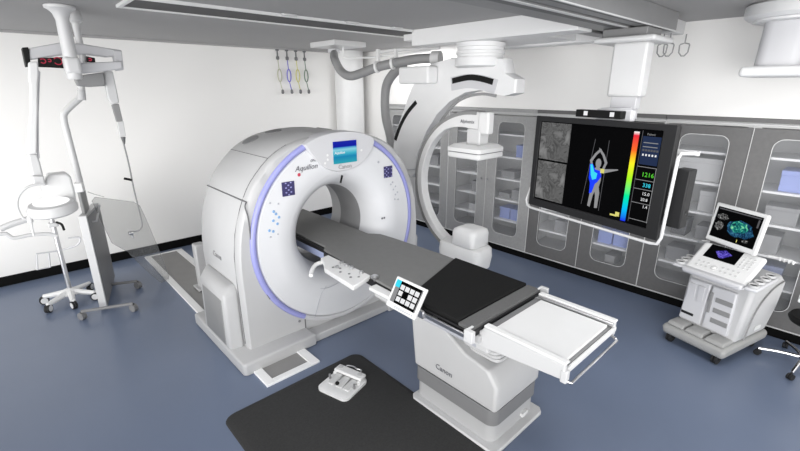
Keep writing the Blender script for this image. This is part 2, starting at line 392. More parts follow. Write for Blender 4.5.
sbox(0.90, 1.11, 2, .22, 'lightbox', 'pale square box on the shelf above the ultrasound screen corner')
sbox(1.17, 1.31, 1, .18, 'darkbox', 'dark grey box on the fourth shelf, left of the ultrasound screen')
sbox(0.95, 1.08, 1, .15, 'greybox', 'grey box just left of the ultrasound screen edge')
sbox(1.10, 1.32, 0, .16, 'greybox', 'grey box level with the ultrasound probe holders')
sbox(0.24, 0.50, 3, .20, 'bluebox', 'single blue box on the shelf at the right edge of the photo', dep=.3)
sbox(0.30, 0.55, 2, .17, 'greybox', 'grey box on the shelf under the single blue box')
sbox(0.12, 0.27, 2, .22, 'greybox', 'taller grey box at the right edge under the single blue box')
sbox(0.38, 0.52, 1, .19, 'greybox', 'grey box right of the ultrasound screen')
sbox(0.30, 0.56, 0, .19, 'blueblock', 'faint blue box behind the probe tray of the ultrasound machine')

# ------------------------------------------------------------------ floor rails of the scanner
def floor_rail(x0, x1, y0, y1, label):
    t = thing('floor_rail', label, 'rail', ((x0+x1)/2, (y0+y1)/2, 0), group='floor rails of the scanner')
    boxo('side_strip', 'strip', t, x0, x0+0.075, y0, y1, 0, 0.022, 0.003)
    boxo('side_strip', 'strip', t, x1-0.085, x1, y0, y1, 0, 0.022, 0.003)
    boxo('channel', 'railfloor', t, x0+0.075, x1-0.085, y0+0.06, y1-0.03, 0, 0.012, smooth=False)
    boxo('end_strip', 'strip', t, x0+0.075, x1-0.085, y0, y0+0.06, 0, 0.022, 0.003)
    boxo('end_strip', 'strip', t, x0+0.075, x1-0.085, y1-0.03, y1, 0, 0.022, 0.003)
floor_rail(1.215, 1.725, 2.94, 6.83, 'white edged floor rail running from the left wall under the left side of the scanner')
floor_rail(2.95, 3.46, 3.3, 6.83, 'white edged floor rail hidden under the far side of the scanner')

# ------------------------------------------------------------------ the scanner gantry
GX, GZ = 2.33, 1.03
HALF = [(1.055, 0.02), (1.06, 0.35), (1.062, 0.6), (1.065, 0.9), (1.045, 1.12), (1.01, 1.28), (.955, 1.43), (.88, 1.58), (.79, 1.69), (.68, 1.795), (.57, 1.865), (.42, 1.925), (.2, 1.965), (0, 1.975)]
def outline(scale=0.0):
    pts = []
    P = catmull([(x, 0, z) for x, z in HALF], 5)
    L = [(p.x, p.z) for p in P]
    full = [(GX-x, z) for x, z in L] + [(GX+x, z) for x, z in L[::-1][1:]]
    # resample by angle around the bore centre
    return full
OUT = outline()
NSEG = 128
def resample(shape, cx=GX, cz=GZ, n=NSEG):
    """radial resample of a closed outline (with flat bottom) around the bore centre"""
    o = []; m = len(shape)
    for i in range(n):
        a = 2*PI*(i+0.5)/n; d = (math.cos(a), math.sin(a)); best = None
        for k in range(m):
            p, q = shape[k], shape[(k+1) % m]
            ex, ez = q[0]-p[0], q[1]-p[1]; den = d[0]*ez-d[1]*ex
            if abs(den) < 1e-9: continue
            wx, wz = p[0]-cx, p[1]-cz
            t = (wx*ez-wz*ex)/den; s = (wx*d[1]-wz*d[0])/den
            if t > 0 and -1e-6 <= s <= 1+1e-6 and (best is None or t > best): best = t
        o.append((cx+d[0]*best, cz+d[1]*best))
    for c in ((shape[0]), (shape[-1])):
        k = min(range(n), key=lambda i: (o[i][0]-c[0])**2+(o[i][1]-c[1])**2); o[k] = c
    return o
RO = resample(OUT)
def circ(r, y): return [(GX+r*math.cos(2*PI*(i+0.5)/NSEG), y, GZ+r*math.sin(2*PI*(i+0.5)/NSEG)) for i in range(NSEG)]
def shr(y, d):
    o = []
    for x, z in RO:
        v = Vector((x-GX, z-GZ)); l = v.length; v = v*((l-d)/l); o.append((GX+v.x, y, max(GZ+v.y, 0.02)))
    return o
g = thing('ct_scanner', 'large white ring-shaped CT scanner with lilac band standing on floor rails', 'scanner', (GX, 3.8, 0))
b = B(); add_rings(b, [shr(3.46, 0.02), shr(3.48, 0.0), shr(4.24, 0.0), shr(4.30, 0.03), circ(0.60, 4.31), circ(0.46, 4.22), circ(0.95, 4.0), circ(0.95, 3.46)])
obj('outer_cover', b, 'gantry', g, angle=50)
b = B(); add_rings(b, [shr(3.455, 0.0), shr(3.40, 0.004), shr(3.375, 0.025), circ(0.952, 3.375), circ(0.952, 3.455)])
front = obj('front_frame', b, 'gantry', g, angle=50)
def ringseg(a0, a1, ro, ri, m, label=None):
    L = []; n = 72
    for i in range(n+1):
        a = R(a0+(a1-a0)*i/n); L.append([(GX+r*math.cos(a), y, GZ+r*math.sin(a)) for r, y in ((ro, 3.45), (ro, 3.372), (ro-.013, 3.352), (ri+.012, 3.350), (ri, 3.365), (ri, 3.45))])
    b = B(); add_loft(b, L); return obj('accent_ring', b, m, g, angle=60, label=label)
ringseg(-50, 238, .951, .898, 'lilac', 'lilac ring around the scanner face')
ringseg(238.2, 309.8, .951, .898, 'panel')
b = B(); add_rings(b, [circ(0.897, 3.45), circ(0.897, 3.368), circ(0.885, 3.352), circ(0.72, 3.345), circ(0.622, 3.34), circ(0.612, 3.345), circ(0.602, 3.345), circ(0.54, 3.375), circ(0.48, 3.44), circ(0.44, 3.53), circ(0.42, 3.62), circ(0.43, 3.63), circ(0.6, 3.5)])
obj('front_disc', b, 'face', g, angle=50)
b = B(); add_rings(b, [circ(0.42, 3.621), circ(0.40, 3.66), circ(0.40, 3.95), circ(0.405, 3.97), circ(0.43, 3.97), circ(0.43, 3.64)])
obj('bore_lining', b, 'mid', g, angle=50, label='grey lining of the tunnel')
b = B(); add_rings(b, [circ(0.405, 3.971), circ(0.42, 4.1), circ(0.458, 4.221), circ(0.48, 4.2), circ(0.45, 3.975)])
obj('rear_flare', b, 'grey', g, angle=50)
# lower front panel: the flat skin below the disc, seams
b = B()
add_range(b, 1.842, 1.851, 3.369, 3.376, 0.105, 0.22)
obj('panel_seam', b, 'seam', g, smooth=False)
# seams on the cover (a raised-dark line across the side and down the front)
def seamtube(pts, r=0.0065): 
    b = B(); add_tube(b, pts, r, 6, smooth=False); return obj('panel_seam', b, 'seam', g)
def onout(z, side=-1, d=0.0):
    L = [(p.x, p.z) for p in catmull([(x, 0, zz) for x, zz in HALF], 5)]
    for (x0, z0), (x1, z1) in zip(L, L[1:]):
        if z0 <= z <= z1: t = (z-z0)/(z1-z0); return GX+side*(x0+(x1-x0)*t+d)
seamtube([(onout(1.475), 4.26, 1.475), (onout(1.475), 3.48, 1.475), (onout(1.475)+.004, 3.40, 1.475)])
seamtube([(onout(1.80), 4.24, 1.80), (onout(1.80), 3.47, 1.80)], .003)
# seam from the side curving down the front frame to the floor
P = catmull([(onout(1.475)+.006, 3.392, 1.475)]+[at(px, py, y=3.371) for px, py in ((245, 207), (248, 217), (250, 232), (252, 248), (256, 266), (262, 285), (270, 299))], 5)
seamtube(P)
for side in (-1, 1):
    P = []
    for z in (1.50, 1.56, 1.62, 1.68, 1.74, 1.80, 1.85, 1.90): P.append((onout(z, side, .0015), 3.455, z))
    seamtube(P, .003)
P = [(onout(z, -1, .001), 3.456, z) for z in (0.15, .4, .7, 1.0, 1.2, 1.4, 1.475)]; seamtube(P, .004)
# top vents at the rear rim
for k, a in enumerate((122, 106, 70)):
    b = B(); x = GX+math.cos(R(a))*0.98; zz = None
    L = [(GX-p.x, p.z) for p in catmull([(q, 0, s) for q, s in HALF], 5)]
    if x > GX: x2 = 2*GX-x
    else: x2 = x
    for (x0, z0), (x1, z1) in zip(L, L[1:]):
        if x0 <= x2 <= x1: tt = (x2-x0)/(x1-x0); zz = z0+(z1-z0)*tt; sl = math.atan2(z1-z0, x1-x0)
    if x > GX: sl = -sl
    add_lathe(b, [(0.085, -.004), (0.085, .004), (.07, .007)], seg=20); b.transform(Matrix.Translation((x, 4.12, zz)) @ Matrix.Rotation(-sl, 4, 'Y'))
    obj('top_vent', b, 'mid', g)
# display panel at the top of the face
hp = [(-.40, 1.905), (-.31, 1.945), (-.2, 1.975), (-.08, 1.99), (0.04, 1.992), (.16, 1.98), (.28, 1.95), (.385, 1.90), (.375, 1.82), (.32, 1.745), (.23, 1.675), (.12, 1.635), (0.0, 1.622), (-.11, 1.635), (-.22, 1.69), (-.32, 1.79)]
b = B(); A = [Vector((GX+0.01+x, 3.335, z)) for x, z in hp]; A = [p for p in catmull(A+[A[0]], 3)][:-1]
Bk = [Vector((p.x, 3.47, p.z)) for p in A]; cen = sum(A, Vector())/len(A); In = [cen+(p-cen)*0.965+Vector((0, -.012, 0)) for p in A]
add_loft(b, [Bk, A, In]); dp = obj('display_panel', b, 'panel', g, angle=40)
boxo('screen', 'logo_screen', dp, 2.232, 2.498, 3.3165, 3.3225, 1.70, 1.905, smooth=False, label='small blue start screen')
lettering('Aquilion', .035, (2.30, 3.3155, 1.80), (1, 0, 0), (0, 0, 1), 's_white', dp, italic=.3)
lettering('Canon', .058, (2.36, 3.3215, 1.665), (1, 0, 0), (0, 0, 1), 'hose', dp, depth=.0015)
for x, z in ((2.17, 1.79), (2.17, 1.75), (2.56, 1.80), (2.14, 1.72)):
    b = B(); add_cyl(b, (x, 3.326, z), (x, 3.3205, z), .011, seg=14); obj('button', b, 'bright', dp)
lettering('Aquilion', .068, (1.955, 3.342, 1.70), (1, 0, 0.03), (0, 0, 1), 'text', g, italic=.3)
lettering('ONE', .032, (2.03, 3.342, 1.755), (1, 0, 0), (0, 0, 1), 'text', g, italic=.3)
lettering('Canon', .075, (GX-1.0665, 3.86, .90), (0, -1, 0), (0, 0, 1), 'hose', g, depth=.003)
def key_pad(x0, x1, z0, z1, nx, nz, right):
    p = boxo('control_panel', 'key', g, x0, x1, 3.3395, 3.348, z0, z1, 0.002)
    w_, h_ = (x1-x0)/nx, (z1-z0)/nz; b = B()
    for i in range(nx):
        for j in range(nz):
            if (i*3+j*2+right) % 4 == 0: continue
            if (i+j) % 2 == 0: add_range(b, x0+w_*(i+.2), x0+w_*(i+.8), 3.3385, 3.3395, z0+h_*(j+.25), z0+h_*(j+.75))
    obj('keys', b, 'keylit', p, smooth=False)
key_pad(1.705, 1.825, 1.475, 1.60, 5, 6, 0); key_pad(2.86, 2.975, 1.48, 1.60, 5, 6, 1)
def dots(L, m, r=.013):
    for x, z in L:
        b = B(); add_cyl(b, (x, 3.3455, z), (x, 3.340, z), r, r*.8, seg=12); obj('button', b, m, g)
dots([(1.63, 1.335), (1.60, 1.28), (1.655, 1.30), (1.635, 1.245), (1.555, 1.20), (1.59, 1.185), (1.61, 1.36)], 'bluedot')
dots([(1.66, 1.42), (1.63, 1.15), (1.585, 1.44), (1.56, 1.14)], 'greydot', .009)
dots([(2.98, 1.42), (3.02, 1.37), (2.99, 1.34), (3.05, 1.30), (3.02, 1.28), (3.06, 1.22), (3.01, 1.23), (2.955, 1.40)], 'greydot', .011)
dots([(1.88, 1.645)], 'red', .016); dots([(2.79, 1.655)], 'greydot', .013)
dots([(2.83, 1.05), (2.86, 1.05)], 'text', .012)
b = B(); add_box(b, (2.325, 3.342, 1.545), (.018, .008, .075), Matrix.Rotation(R(18), 3, 'Y')); obj('laser_window', b, 'black', g)
b = B(); add_cyl(b, (1.95, 3.38, 0.28), (1.95, 3.365, 0.28), .012, seg=12); obj('screw', b, 'mid', g)
b = B(); add_cyl(b, (2.42, 3.38, 0.235), (2.42, 3.365, 0.235), .016, seg=12); obj('screw', b, 'mid', g)
b = B(); add_cyl(b, (1.785, 3.38, 0.215), (1.785, 3.365, 0.215), .012, seg=12); obj('screw', b, 'mid', g)
# face groove lines
b = B(); add_tube(b, [(1.94, 3.345, 0.205), (2.02, 3.342, 0.42), (2.09, 3.343, 0.50)], .0025, 6); obj('panel_seam', b, 'greydot', g)
b = B(); add_tube(b, [(2.0, 3.344, 0.50), (2.12, 3.344, 0.475), (2.25, 3.344, 0.49)], .0025, 6); obj('panel_seam', b, 'greydot', g)
# foot and side pod (the left one is seen, the right one mirrors it)
for s in (-1, 1):
    X = lambda d: GX+s*d
    b = B()
    add_loft(b, [[(X(1.17), 3.19, z0), (X(1.195), 3.215, z0), (X(1.195), 4.42, z0), (X(.5), 4.42, z0), (X(.47), 3.25, z0), (X(.47), 3.205, z0)] for z0 in (0.003, 0.105)] +
             [[(X(1.16), 3.21, .118), (X(1.18), 3.225, .118), (X(1.18), 4.41, .118), (X(.5), 4.41, .118), (X(.48), 3.25, .118), (X(.48), 3.215, .118)]])
    obj('foot', b, 'gantry', g, 0.015, 3)
    b = B(); add_loft(b, [[(X(1.055), 3.47, .1), (X(1.19), 3.50, .1), (X(1.19), 4.08, .1), (X(1.055), 4.30, .1)],
                          [(X(1.055), 3.47, .66), (X(1.19), 3.48, .66), (X(1.19), 4.04, .66), (X(1.055), 4.26, .66)],
                          [(X(1.05), 3.52, .73), (X(1.14), 3.54, .72), (X(1.14), 4.04, .72), (X(1.05), 4.22, .73)]])
    pod = obj('side_pod', b, 'gantry', g, 0.03, 4)
    b = B(); add_loft(b, [[(X(1.189), 3.56, .14), (X(1.192), 4.03, .14), (X(1.192), 4.0, .60), (X(1.189), 3.54, .60)], [(X(1.196), 3.57, .15), (X(1.196), 4.02, .15), (X(1.196), 3.99, .59), (X(1.196), 3.55, .59)]])
    obj('pod_inset', b, 'shade', pod)
boxo('front_skirt', 'gantry', g, GX-.469, GX+.469, 3.235, 3.40, 0.003, 0.085, 0.012)
b = B(); add_range(b, GX-.95, GX+.95, 4.315, 4.55, 0.03, 0.5); obj('rear_cover', b, 'gantry', g, .04, 3)

# ------------------------------------------------------------------ white post behind the scanner
t = thing('rail_end_post', 'short white post on the floor behind the left side of the scanner', 'post', (1.50, 5.20, 0))
b = B(); add_range(b, 1.44, 1.56, 5.14, 5.26, 0.024, .60); obj('post', b, 'gantry', t, .02, 3)
boxo('foot', 'gantry', t, 1.40, 1.60, 5.10, 5.30, 0.022, 0.05, .01)

# ------------------------------------------------------------------ patient table
TC = 2.34
tb = thing('patient_table', 'patient table on a pedestal, its long couch running into the scanner', 'table', (TC, 1.66, 0))
b = B(); add_loft(b, [[(2.02, 1.235, z), (2.60, 1.235, z), (2.64, 1.27, z), (2.64, 2.0, z), (2.6, 2.045, z), (2.03, 2.045, z), (2.0, 2.01, z), (2.0, 1.26, z)] for z in (0.002, 0.035)]); obj('floor_plate', b, 'white', tb, .008)
def pedloop(z, g_, fx=0):
    return [(x+fx, y, z) for x, y in [(p[0], p[1]) for p in rrect(.54+2*g_, .74+2*g_, .07, 5, 2.325, 1.67)]]
b = B(); add_loft(b, [pedloop(0.035, 0), pedloop(.18, 0)]); obj('pedestal_base', b, 'gantry', tb, angle=50)
b = B(); add_loft(b, [pedloop(.181, .012), pedloop(.305, .012)]); obj('grey_band', b, 'mid', tb, angle=50, label='darker grey band around the pedestal')
# upper cover: widened to the far end, sloped shoulder
def uppoly(x): return [(x, 1.285, .306), (x, 1.285, .50), (x, 1.36, .60), (x, 1.56, .635), (x, 1.86, .80), (x, 2.11, .82), (x, 2.05, .306)]
b = B(); xs = [2.045, 2.06, 2.10, 2.55, 2.59, 2.605]; ins = [.03, .01, 0, 0, .01, .03]
cx = Vector((0, 1.68, .5)); L = []
for x, i_ in zip(xs, ins):
    L.append([(x, cx.y+(p[1]-cx.y)*(1-i_), cx.z+(p[2]-cx.z)*(1-i_*.6) if p[2] > .31 else .306) for p in uppoly(x)])
add_loft(b, L); up = obj('pedestal_cover', b, 'grey', tb, .02, 3, angle=50)
lettering('Canon', .06, (2.040, 1.74, .405), (0, -1, 0), (0, 0, 1), 'text', up)
b = B(); add_box(b, (2.44, 1.292, .08), (.07, .03, .03)); obj('latch', b, 'bright', tb, .004)
# folded bellows and lift mechanism under the couch
for i, (dz, gx) in enumerate(((.625, .0), (.655, .015), (.685, .03), (.715, .045))):
    b = B(); add_loft(b, [[(p[0], p[1], z) for p in rrect(.42+gx, .36+gx, .05, 4, 2.33, 1.52+.01*i)] for z in (dz, dz+.024)]); obj('bellows', b, 'grey', tb, .006)
b = B(); add_range(b, 2.02, 2.64, 1.36, 2.22, .742, .82); carr = obj('carriage', b, 'white', tb, .015, 3)
b = B(); add_range(b, 2.012, 2.02, 1.45, 1.92, .755, .80); obj('side_recess', b, 'greydot', tb, .003)
b = B(); add_range(b, 1.975, 2.02, 1.40, 2.35, .82, .872); add_range(b, 2.66, 2.705, 1.40, 2.35, .82, .872); add_range(b, 2.02, 2.66, 1.40, 3.2, .821, .860); obj('couch_frame', b, 'gantry', tb, .006)
# couch top: narrow tongue through the bore, wide body
b = B(); add_prism(b, [(2.055, 3.28, .872), (2.005, 3.22, .872), (1.955, 2.8, .872), (1.93, 2.34, .872), (1.91, 1.42, .872), (2.745, 1.42, .872), (2.745, 2.4, .872), (2.715, 3.02, .872), (2.70, 3.22, .872), (2.62, 3.30, .872), (2.62, 4.62, .872), (2.06, 4.62, .872)], (0, 0, .048))
obj('couch_top', b, 'dark', tb, .006)
b = B(); add_prism(b, [(2.07, 3.29, .921), (2.015, 3.23, .921), (1.965, 2.8, .921), (1.94, 2.30, .921), (1.925, 2.0, .921), (2.735, 2.25, .921), (2.735, 2.4, .921), (2.71, 3.02, .921), (2.69, 3.21, .921), (2.61, 3.31, .921), (2.61, 4.60, .921), (2.075, 4.60, .921)], (0, 0, .022))
obj('grey_mattress', b, 'greypad', tb, .008, label='long grey mattress')
b = B(); add_prism(b, [(1.925, 1.995, .921), (1.925, 1.535, .921), (2.735, 1.535, .921), (2.735, 2.245, .921)], (0, 0, .036))
obj('black_mattress', b, 'pad', tb, .01, 3, label='black mattress section')
b = B(); add_range(b, 1.92, 2.74, 1.425, 1.53, .9205, .944); obj('end_bar', b, 'tabled', tb, .004)
b = B(); add_range(b, 2.10, 2.58, 4.0, 4.6, .80, .871); obj('tongue_support', b, 'blueblock', tb, .01)
b = B(); add_range(b, 2.06, 2.40, 3.24, 3.95, .80, .871); obj('cradle_support', b, 'blueblock', tb, .01, label='pale blue support under the couch inside the tunnel')
# accessory rails along both couch edges
for s, x in ((-1, 1.885), (1, 2.768)):
    b = B(); add_range(b, x-.008, x+.008, 1.40, 2.02, .885, .915)
    for y in (1.46, 1.72, 1.97): add_range(b, min(x, x-s*.03), max(x, x-s*.03), y-.02, y+.02, .892, .908)
    obj('accessory_rail', b, 'metal', tb, .003)
    b = B(); add_range(b, x-.02, x+.014, 1.375, 1.44, .875, .955); add_range(b, min(x, x-s*.055), max(x, x-s*.055), 1.42, 1.435, .945, .957); obj('rail_clamp', b, 'white', tb, .004)
# the extension tray at the near end
tr = thing('table_extension', 'white extension tray with side rails clipped to the near end of the patient table', 'tray', (2.30, 1.08, .80))
def sideb(x0, x1):
    b = B(); add_prism(b, [(x0, .85, .935), (x0, 1.39, .935), (x0, 1.41, .90), (x0, 1.72, .82), (x0, 1.72, .79), (x0, 1.42, .78), (x0, 1.28, .80), (x0, .85, .84)], (x1-x0, 0, 0)); return b
obj('side_beam', sideb(2.005, 2.035), 'white', tr, .006)
obj('side_beam', sideb(2.665, 2.695), 'white', tr, .006)
for x0, x1 in ((2.0, 2.05), (2.65, 2.70)):
    b = B(); add_range(b, x0, x1, .845, 1.39, .9355, .952); obj('beam_cap', b, 'bright', tr, .008, 3)
for x0, x1 in ((2.052, 2.066), (2.634, 2.648)):
    b = B(); add_range(b, x0, x1, .85, 1.38, .925, .940); obj('slide_rail', b, 'metal', tr, .003)
b = B(); add_range(b, 2.075, 2.625, .88, 1.35, .905, .925); obj('top_panel', b, 'bright', tr, .004)
b = B(); add_range(b, 2.036, 2.664, .865, 1.41, .870, .904); obj('under_frame', b, 'mid', tr, .003)
b = B(); add_range(b, 2.01, 2.69, .845, .862, .868, .90); obj('end_rail', b, 'bright', tr, .003)
b = B(); add_tube(b, [(2.02, .86, .85), (2.02, .825, .835), (2.03, .815, .83), (2.64, .815, .83), (2.65, .825, .835), (2.65, .86, .85)], .009, 10, smooth=False); obj('grab_bar', b, 'chrome', tr)
b = B(); add_range(b, 2.0, 2.04, .832, .87, .825, .90); obj('corner_bracket', b, 'white', tr, .006)

# control console (hand switch box) clipped to the couch edge
c = thing('table_console', 'white joystick console with knobs clipped to the couch rail in front of the tunnel', 'console', (1.88, 2.75, .87))
b = B(); add_prism(b, [(1.75, 2.42, .895), (1.965, 2.47, .905), (1.965, 3.08, .905), (1.885, 3.08, .895), (1.85, 2.98, .895), (1.78, 2.86, .895)], (0, 0, .04)); obj('body', b, 'bright', c, .008, 3)
b = B(); add_tube(b, [(1.90, 3.06, .90), (1.82, 3.06, .895), (1.75, 3.01, .88), (1.70, 2.95, .865)], .018, 10); obj('handle', b, 'bright', c)
b = B()
for x, y in ((1.84, 2.82), (1.87, 2.76), (1.83, 2.70), (1.86, 2.62), (1.83, 2.56), (1.88, 2.52)): add_cyl(b, (x, y, .933), (x, y, .943), .011, seg=10)
obj('keys', b, 'mid', c)
for x, y, h in ((1.935, 2.83, .035), (1.93, 2.75, .045), (1.93, 2.68, .05), (1.93, 2.55, .045), (1.86, 2.79, .02)):
    b = B(); add_cyl(b, (x, y, .934), (x, y, .934+h*.3), .008, seg=10); add_lathe(b, [(.008, 0), (.019, .004), (.019, .014), (.012, .02)], (x, y, .934+h*.3), seg=14); obj('knob', b, 'metal', c)
b = B(); add_cyl(b, (1.955, 2.39, .90), (1.955, 2.47, .90), .012, seg=12); add_cyl(b, (1.955, 2.41, .905), (1.955, 2.41, .945), .011, seg=12); add_lathe(b, [(.01, 0), (.03, .006), (.034, .018), (.02, .028)], (1.955, 2.41, .942), seg=16); obj('joystick', b, 'metal', c)
c = thing('side_rest', 'plain white side plate on the couch rail between console and touch screen', 'plate', (1.92, 2.25, .87))
b = B(); add_range(b, 1.86, 1.945, 2.06, 2.37, .885, .915); obj('plate', b, 'bright', c, .006)
b = B(); add_range(b, 1.86, 1.90, 2.10, 2.30, .86, .884); obj('bracket', b, 'grey', c, .004)
# touch tablet
tt = thing('control_tablet', 'white tilted touch screen with a grid of buttons on the side of the patient table', 'tablet', (1.80, 1.90, .88))
TL, TR, BR, BL = at(397, 276, x=1.84), at(427, 290, x=1.84), at(414, 320, x=1.77), at(386, 303, x=1.77)
BL = TL+(BR-TR)*1.02
U = (TR-TL); V = (BL-TL); N = V.cross(U).normalized()
if N.x > 0: N = -N
def tp(u, v, d): return TL+U*u+V*v+N*d
b = B(); add_prism(b, [tp(*p, -.022) for p in ((0, 0), (1, 0), (1, 1), (0, 1))], N*.022); obj('housing', b, 'bright', tt, .008, 3)
b = B(); add_prism(b, [tp(*p, .0002) for p in ((.08, .07), (.93, .07), (.93, .80), (.08, .80))], N*.001); sc = obj('screen', b, 's_grey', tt, smooth=False)
b = B(); add_prism(b, [tp(*p, .0013) for p in ((.22, .07), (.90, .07), (.90, .80), (.22, .80))], N*.0005); obj('screen_field', b, 's_black', sc, smooth=False)
b = B(); add_prism(b, [tp(*p, .0013) for p in ((.06, .07), (.22, .07), (.22, .30), (.06, .30))], N*.0006); obj('screen_badge', b, 's_cyan', sc, smooth=False)
for i in range(4):
    for j in range(3):
        if (i, j) == (1, 1): continue
        b = B(); add_prism(b, [tp(.25+i*.16+p*.13, .17+j*.195+q*.15, .002) for p, q in ((0, 0), (1, 0), (1, 1), (0, 1))], N*.0005); obj('screen_button', b, 's_white', sc, smooth=False)
b = B()
for k in range(9): add_prism(b, [tp(.30+k*.07+p*.04, .88+q*.05, .0002) for p, q in ((0, 0), (1, 0), (1, 1), (0, 1))], N*.001)
obj('keys', b, 'greydot', tt, smooth=False)
b = B(); q0 = tp(.7, .6, -.03); add_tube(b, [q0+N*.012, q0-N*.02, Vector((1.87, 1.86, .90)), Vector((1.90, 1.86, .90))], .016, 10); obj('mount_arm', b, 'white', tt)
b = B(); add_range(b, 1.864, 1.884, 1.79, 1.93, .875, .93); obj('clamp', b, 'metal', tt, .004)

# ------------------------------------------------------------------ floor mat and foot pedal
b = B(); pr = [(p[0], p[1]) for p in rrect(1.27, 2.7, .09, 6, 1.435, 1.49)]
add_loft(b, [[(x, y, .001) for x, y in pr], [(1.4475+(x-1.4475)*.985, 1.5+(y-1.5)*.993, .010) for x, y in pr], [(1.4475+(x-1.4475)*.93, 1.5+(y-1.5)*.965, .0185) for x, y in pr]])
tag(obj('floor_mat', b, 'mat', angle=10), 'black anti-fatigue mat lying on the floor in front of the table pedestal', 'mat')
RZ = R(-74)
t = thing('foot_pedal', 'white medical foot pedal unit lying on the black floor mat', 'foot pedal', (1.68, 2.52, .0187), RZ)
b = B(); add_loft(b, [[(p[0], p[1], z) for p in rrect(.31, .31, .05, 5)] for z in (0, .02)] + [[(p[0], p[1], .026) for p in rrect(.275, .285, .045, 5)]]); obj('base', b, 'bright', t, local=True, angle=30)
b = B(); add_box(b, (0, .10, .062), (.28, .085, .03)); add_box(b, (-.125, .08, .038), (.03, .08, .04)); add_box(b, (.125, .08, .038), (.03, .08, .04)); obj('bridge', b, 'bright', t, .012, 3, local=True)
for x in (-.08, 0.005, .08):
    b = B(); add_box(b, (x, .0, .034), (.062, .13, .014), Matrix.Rotation(R(6), 3, 'X')); obj('pedal', b, 'lightbox', t, .006, local=True)
b = B(); add_lathe(b, [(.012, 0), (.018, .02), (.01, .03)], (-.02, -.045, .026), seg=14); obj('switch', b, 'black', t, local=True)
for x in (-.128, .128):
    b = B(); add_cyl(b, (x, -.01, .026), (x, -.01, .07), .009, seg=12); obj('guard_pin', b, 'mid', t, local=True)
b = B(); add_tube(b, [(-.06, .13, .065), (-.07, .155, .072), (-.01, .165, .078), (.03, .155, .078), (.075, .16, .075), (.08, .13, .065)], .006, 8); obj('carry_handle', b, 'metal', t, local=True)
for x in (-.10, .10):
    b = B(); add_lathe(b, [(.022, 0), (.022, .003), (.016, .004)], (x, .105, .0775), seg=18); obj('dial', b, 'lightbox', t, local=True)

# ------------------------------------------------------------------ ceiling rails
t = thing('ceiling_track', 'long ceiling track with white edges and dark slot above the scanner', 'ceiling track', (2.9, 4.0, 2.93))
boxo('edge_rail', 'bright', t, .93, 5.26, 4.255, 4.29, 2.978, 2.9995, smooth=False)
boxo('edge_rail', 'bright', t, .93, 5.26, 3.78, 3.815, 2.978, 2.9995, smooth=False)
boxo('end_piece', 'bright', t, .90, .93, 3.78, 4.29, 2.978, 2.9995, smooth=False)
boxo('slot', 'track', t, .931, 5.26, 3.816, 4.254, 2.988, 2.9995, smooth=False)
for x in (2.05, 2.75, 3.35):
    b = B(); add_range(b, x, x+.14, 3.72, 3.779, 2.982, 2.9995); obj('mounting_clip', b, 'white', t, .008)
def ceil_rail(y0, y1, z0, label):
    t = thing('ceiling_rail', label, 'ceiling rail', (3.0, (y0+y1)/2, z0), group='grey double rails crossing the ceiling')
    boxo('beam', 'rail', t, .6, 4.56, y0, y1, z0, 2.9985, .006)
    w_ = (y1-y0)
    boxo('groove', 'railin', t, .6, 4.56, y0+w_*.18, y0+w_*.40, z0-.002, z0+.004, smooth=False)
    boxo('lip', 'white', t, .6, 4.56, y0+w_*.02, y0+w_*.12, z0-.007, z0+.002, smooth=False)
    boxo('end_cap', 'grey', t, 4.561, 4.66 if y1-y0 > .2 else 4.81, y0+.005, y1-.005, z0-.012, z0+.10, .01)
ceil_rail(1.55, 1.83, 2.85, 'wider grey ceiling rail, the one touching the carriage of the imaging arm')
ceil_rail(1.37, 1.51, 2.85, 'narrower grey ceiling rail running beside the wider one nearer the camera')

# ------------------------------------------------------------------ ceiling carriage and the hanging C-arm
cx_ = thing('ceiling_carriage', 'wide light grey carriage bridging the ceiling tracks above the imaging arm', 'carriage', (4.3, 2.9, 2.83))
b = B(); add_prism(b, [(3.69, 1.84, 2.83), (3.69, 3.80, 2.83), (3.69, 3.80, 2.976), (3.69, 3.775, 2.976), (3.69, 3.775, 2.9985), (3.69, 1.84, 2.9985)], (.26, 0, 0)); obj('main_beam', b, 'ceilwhite', cx_, .005)
boxo('main_beam', 'ceilwhite', cx_, 4.70, 4.92, 1.90, 3.50, 2.83, 2.9985, .006)
boxo('plate', 'ceilwhite', cx_, 3.95, 4.70, 2.35, 3.40, 2.85, 2.92, .006)
boxo('cross_beam', 'rail', cx_, 3.951, 4.699, 1.86, 2.0, 2.835, 2.93, .006)
for x in (3.75, 4.78): boxo('roller', 'ceilwhite', cx_, x, x+.1, 3.805, 4.0, 2.90, 2.97, .005)

CX = 3.9
ca = thing('c_arm', 'ceiling-hung white C-arm X-ray unit with a large curved arm behind the scanner', 'imaging arm', (4.05, 3.1, .4))
b = B()
prof = [(.30, 2.83), (.30, 2.79), (.285, 2.785), (.285, 2.755), (.30, 2.75), (.30, 2.72), (.285, 2.715), (.285, 2.69), (.31, 2.685), (.31, 2.60), (.28, 2.585)]
add_lathe(b, [(r*.87, z) for r, z in prof], (4.03, 3.08, 0), seg=40); obj('turntable', b, 'ceilwhite', ca, angle=30)
OUTL = [(503, 58), (506, 73), (516, 79), (515, 93), (505, 96), (495, 93), (480, 90), (466, 92), (450, 101), (437, 114), (426, 132), (417, 155), (415, 170), (392, 170), (393, 145), (396, 130), (404, 108), (411, 88), (420, 72), (430, 64), (450, 58)]
A = [at(px, py, x=3.96) for px, py in OUTL]; b = B(); Lp = []
ce = sum(A, Vector())/len(A)
for dx, sc_ in ((0, .985), (.02, 1.0), (.17, 1.0), (.19, .985)):
    Lp.append([Vector((3.96+dx, ce.y+(p.y-ce.y)*sc_, ce.z+(p.z-ce.z)*sc_)) for p in A])
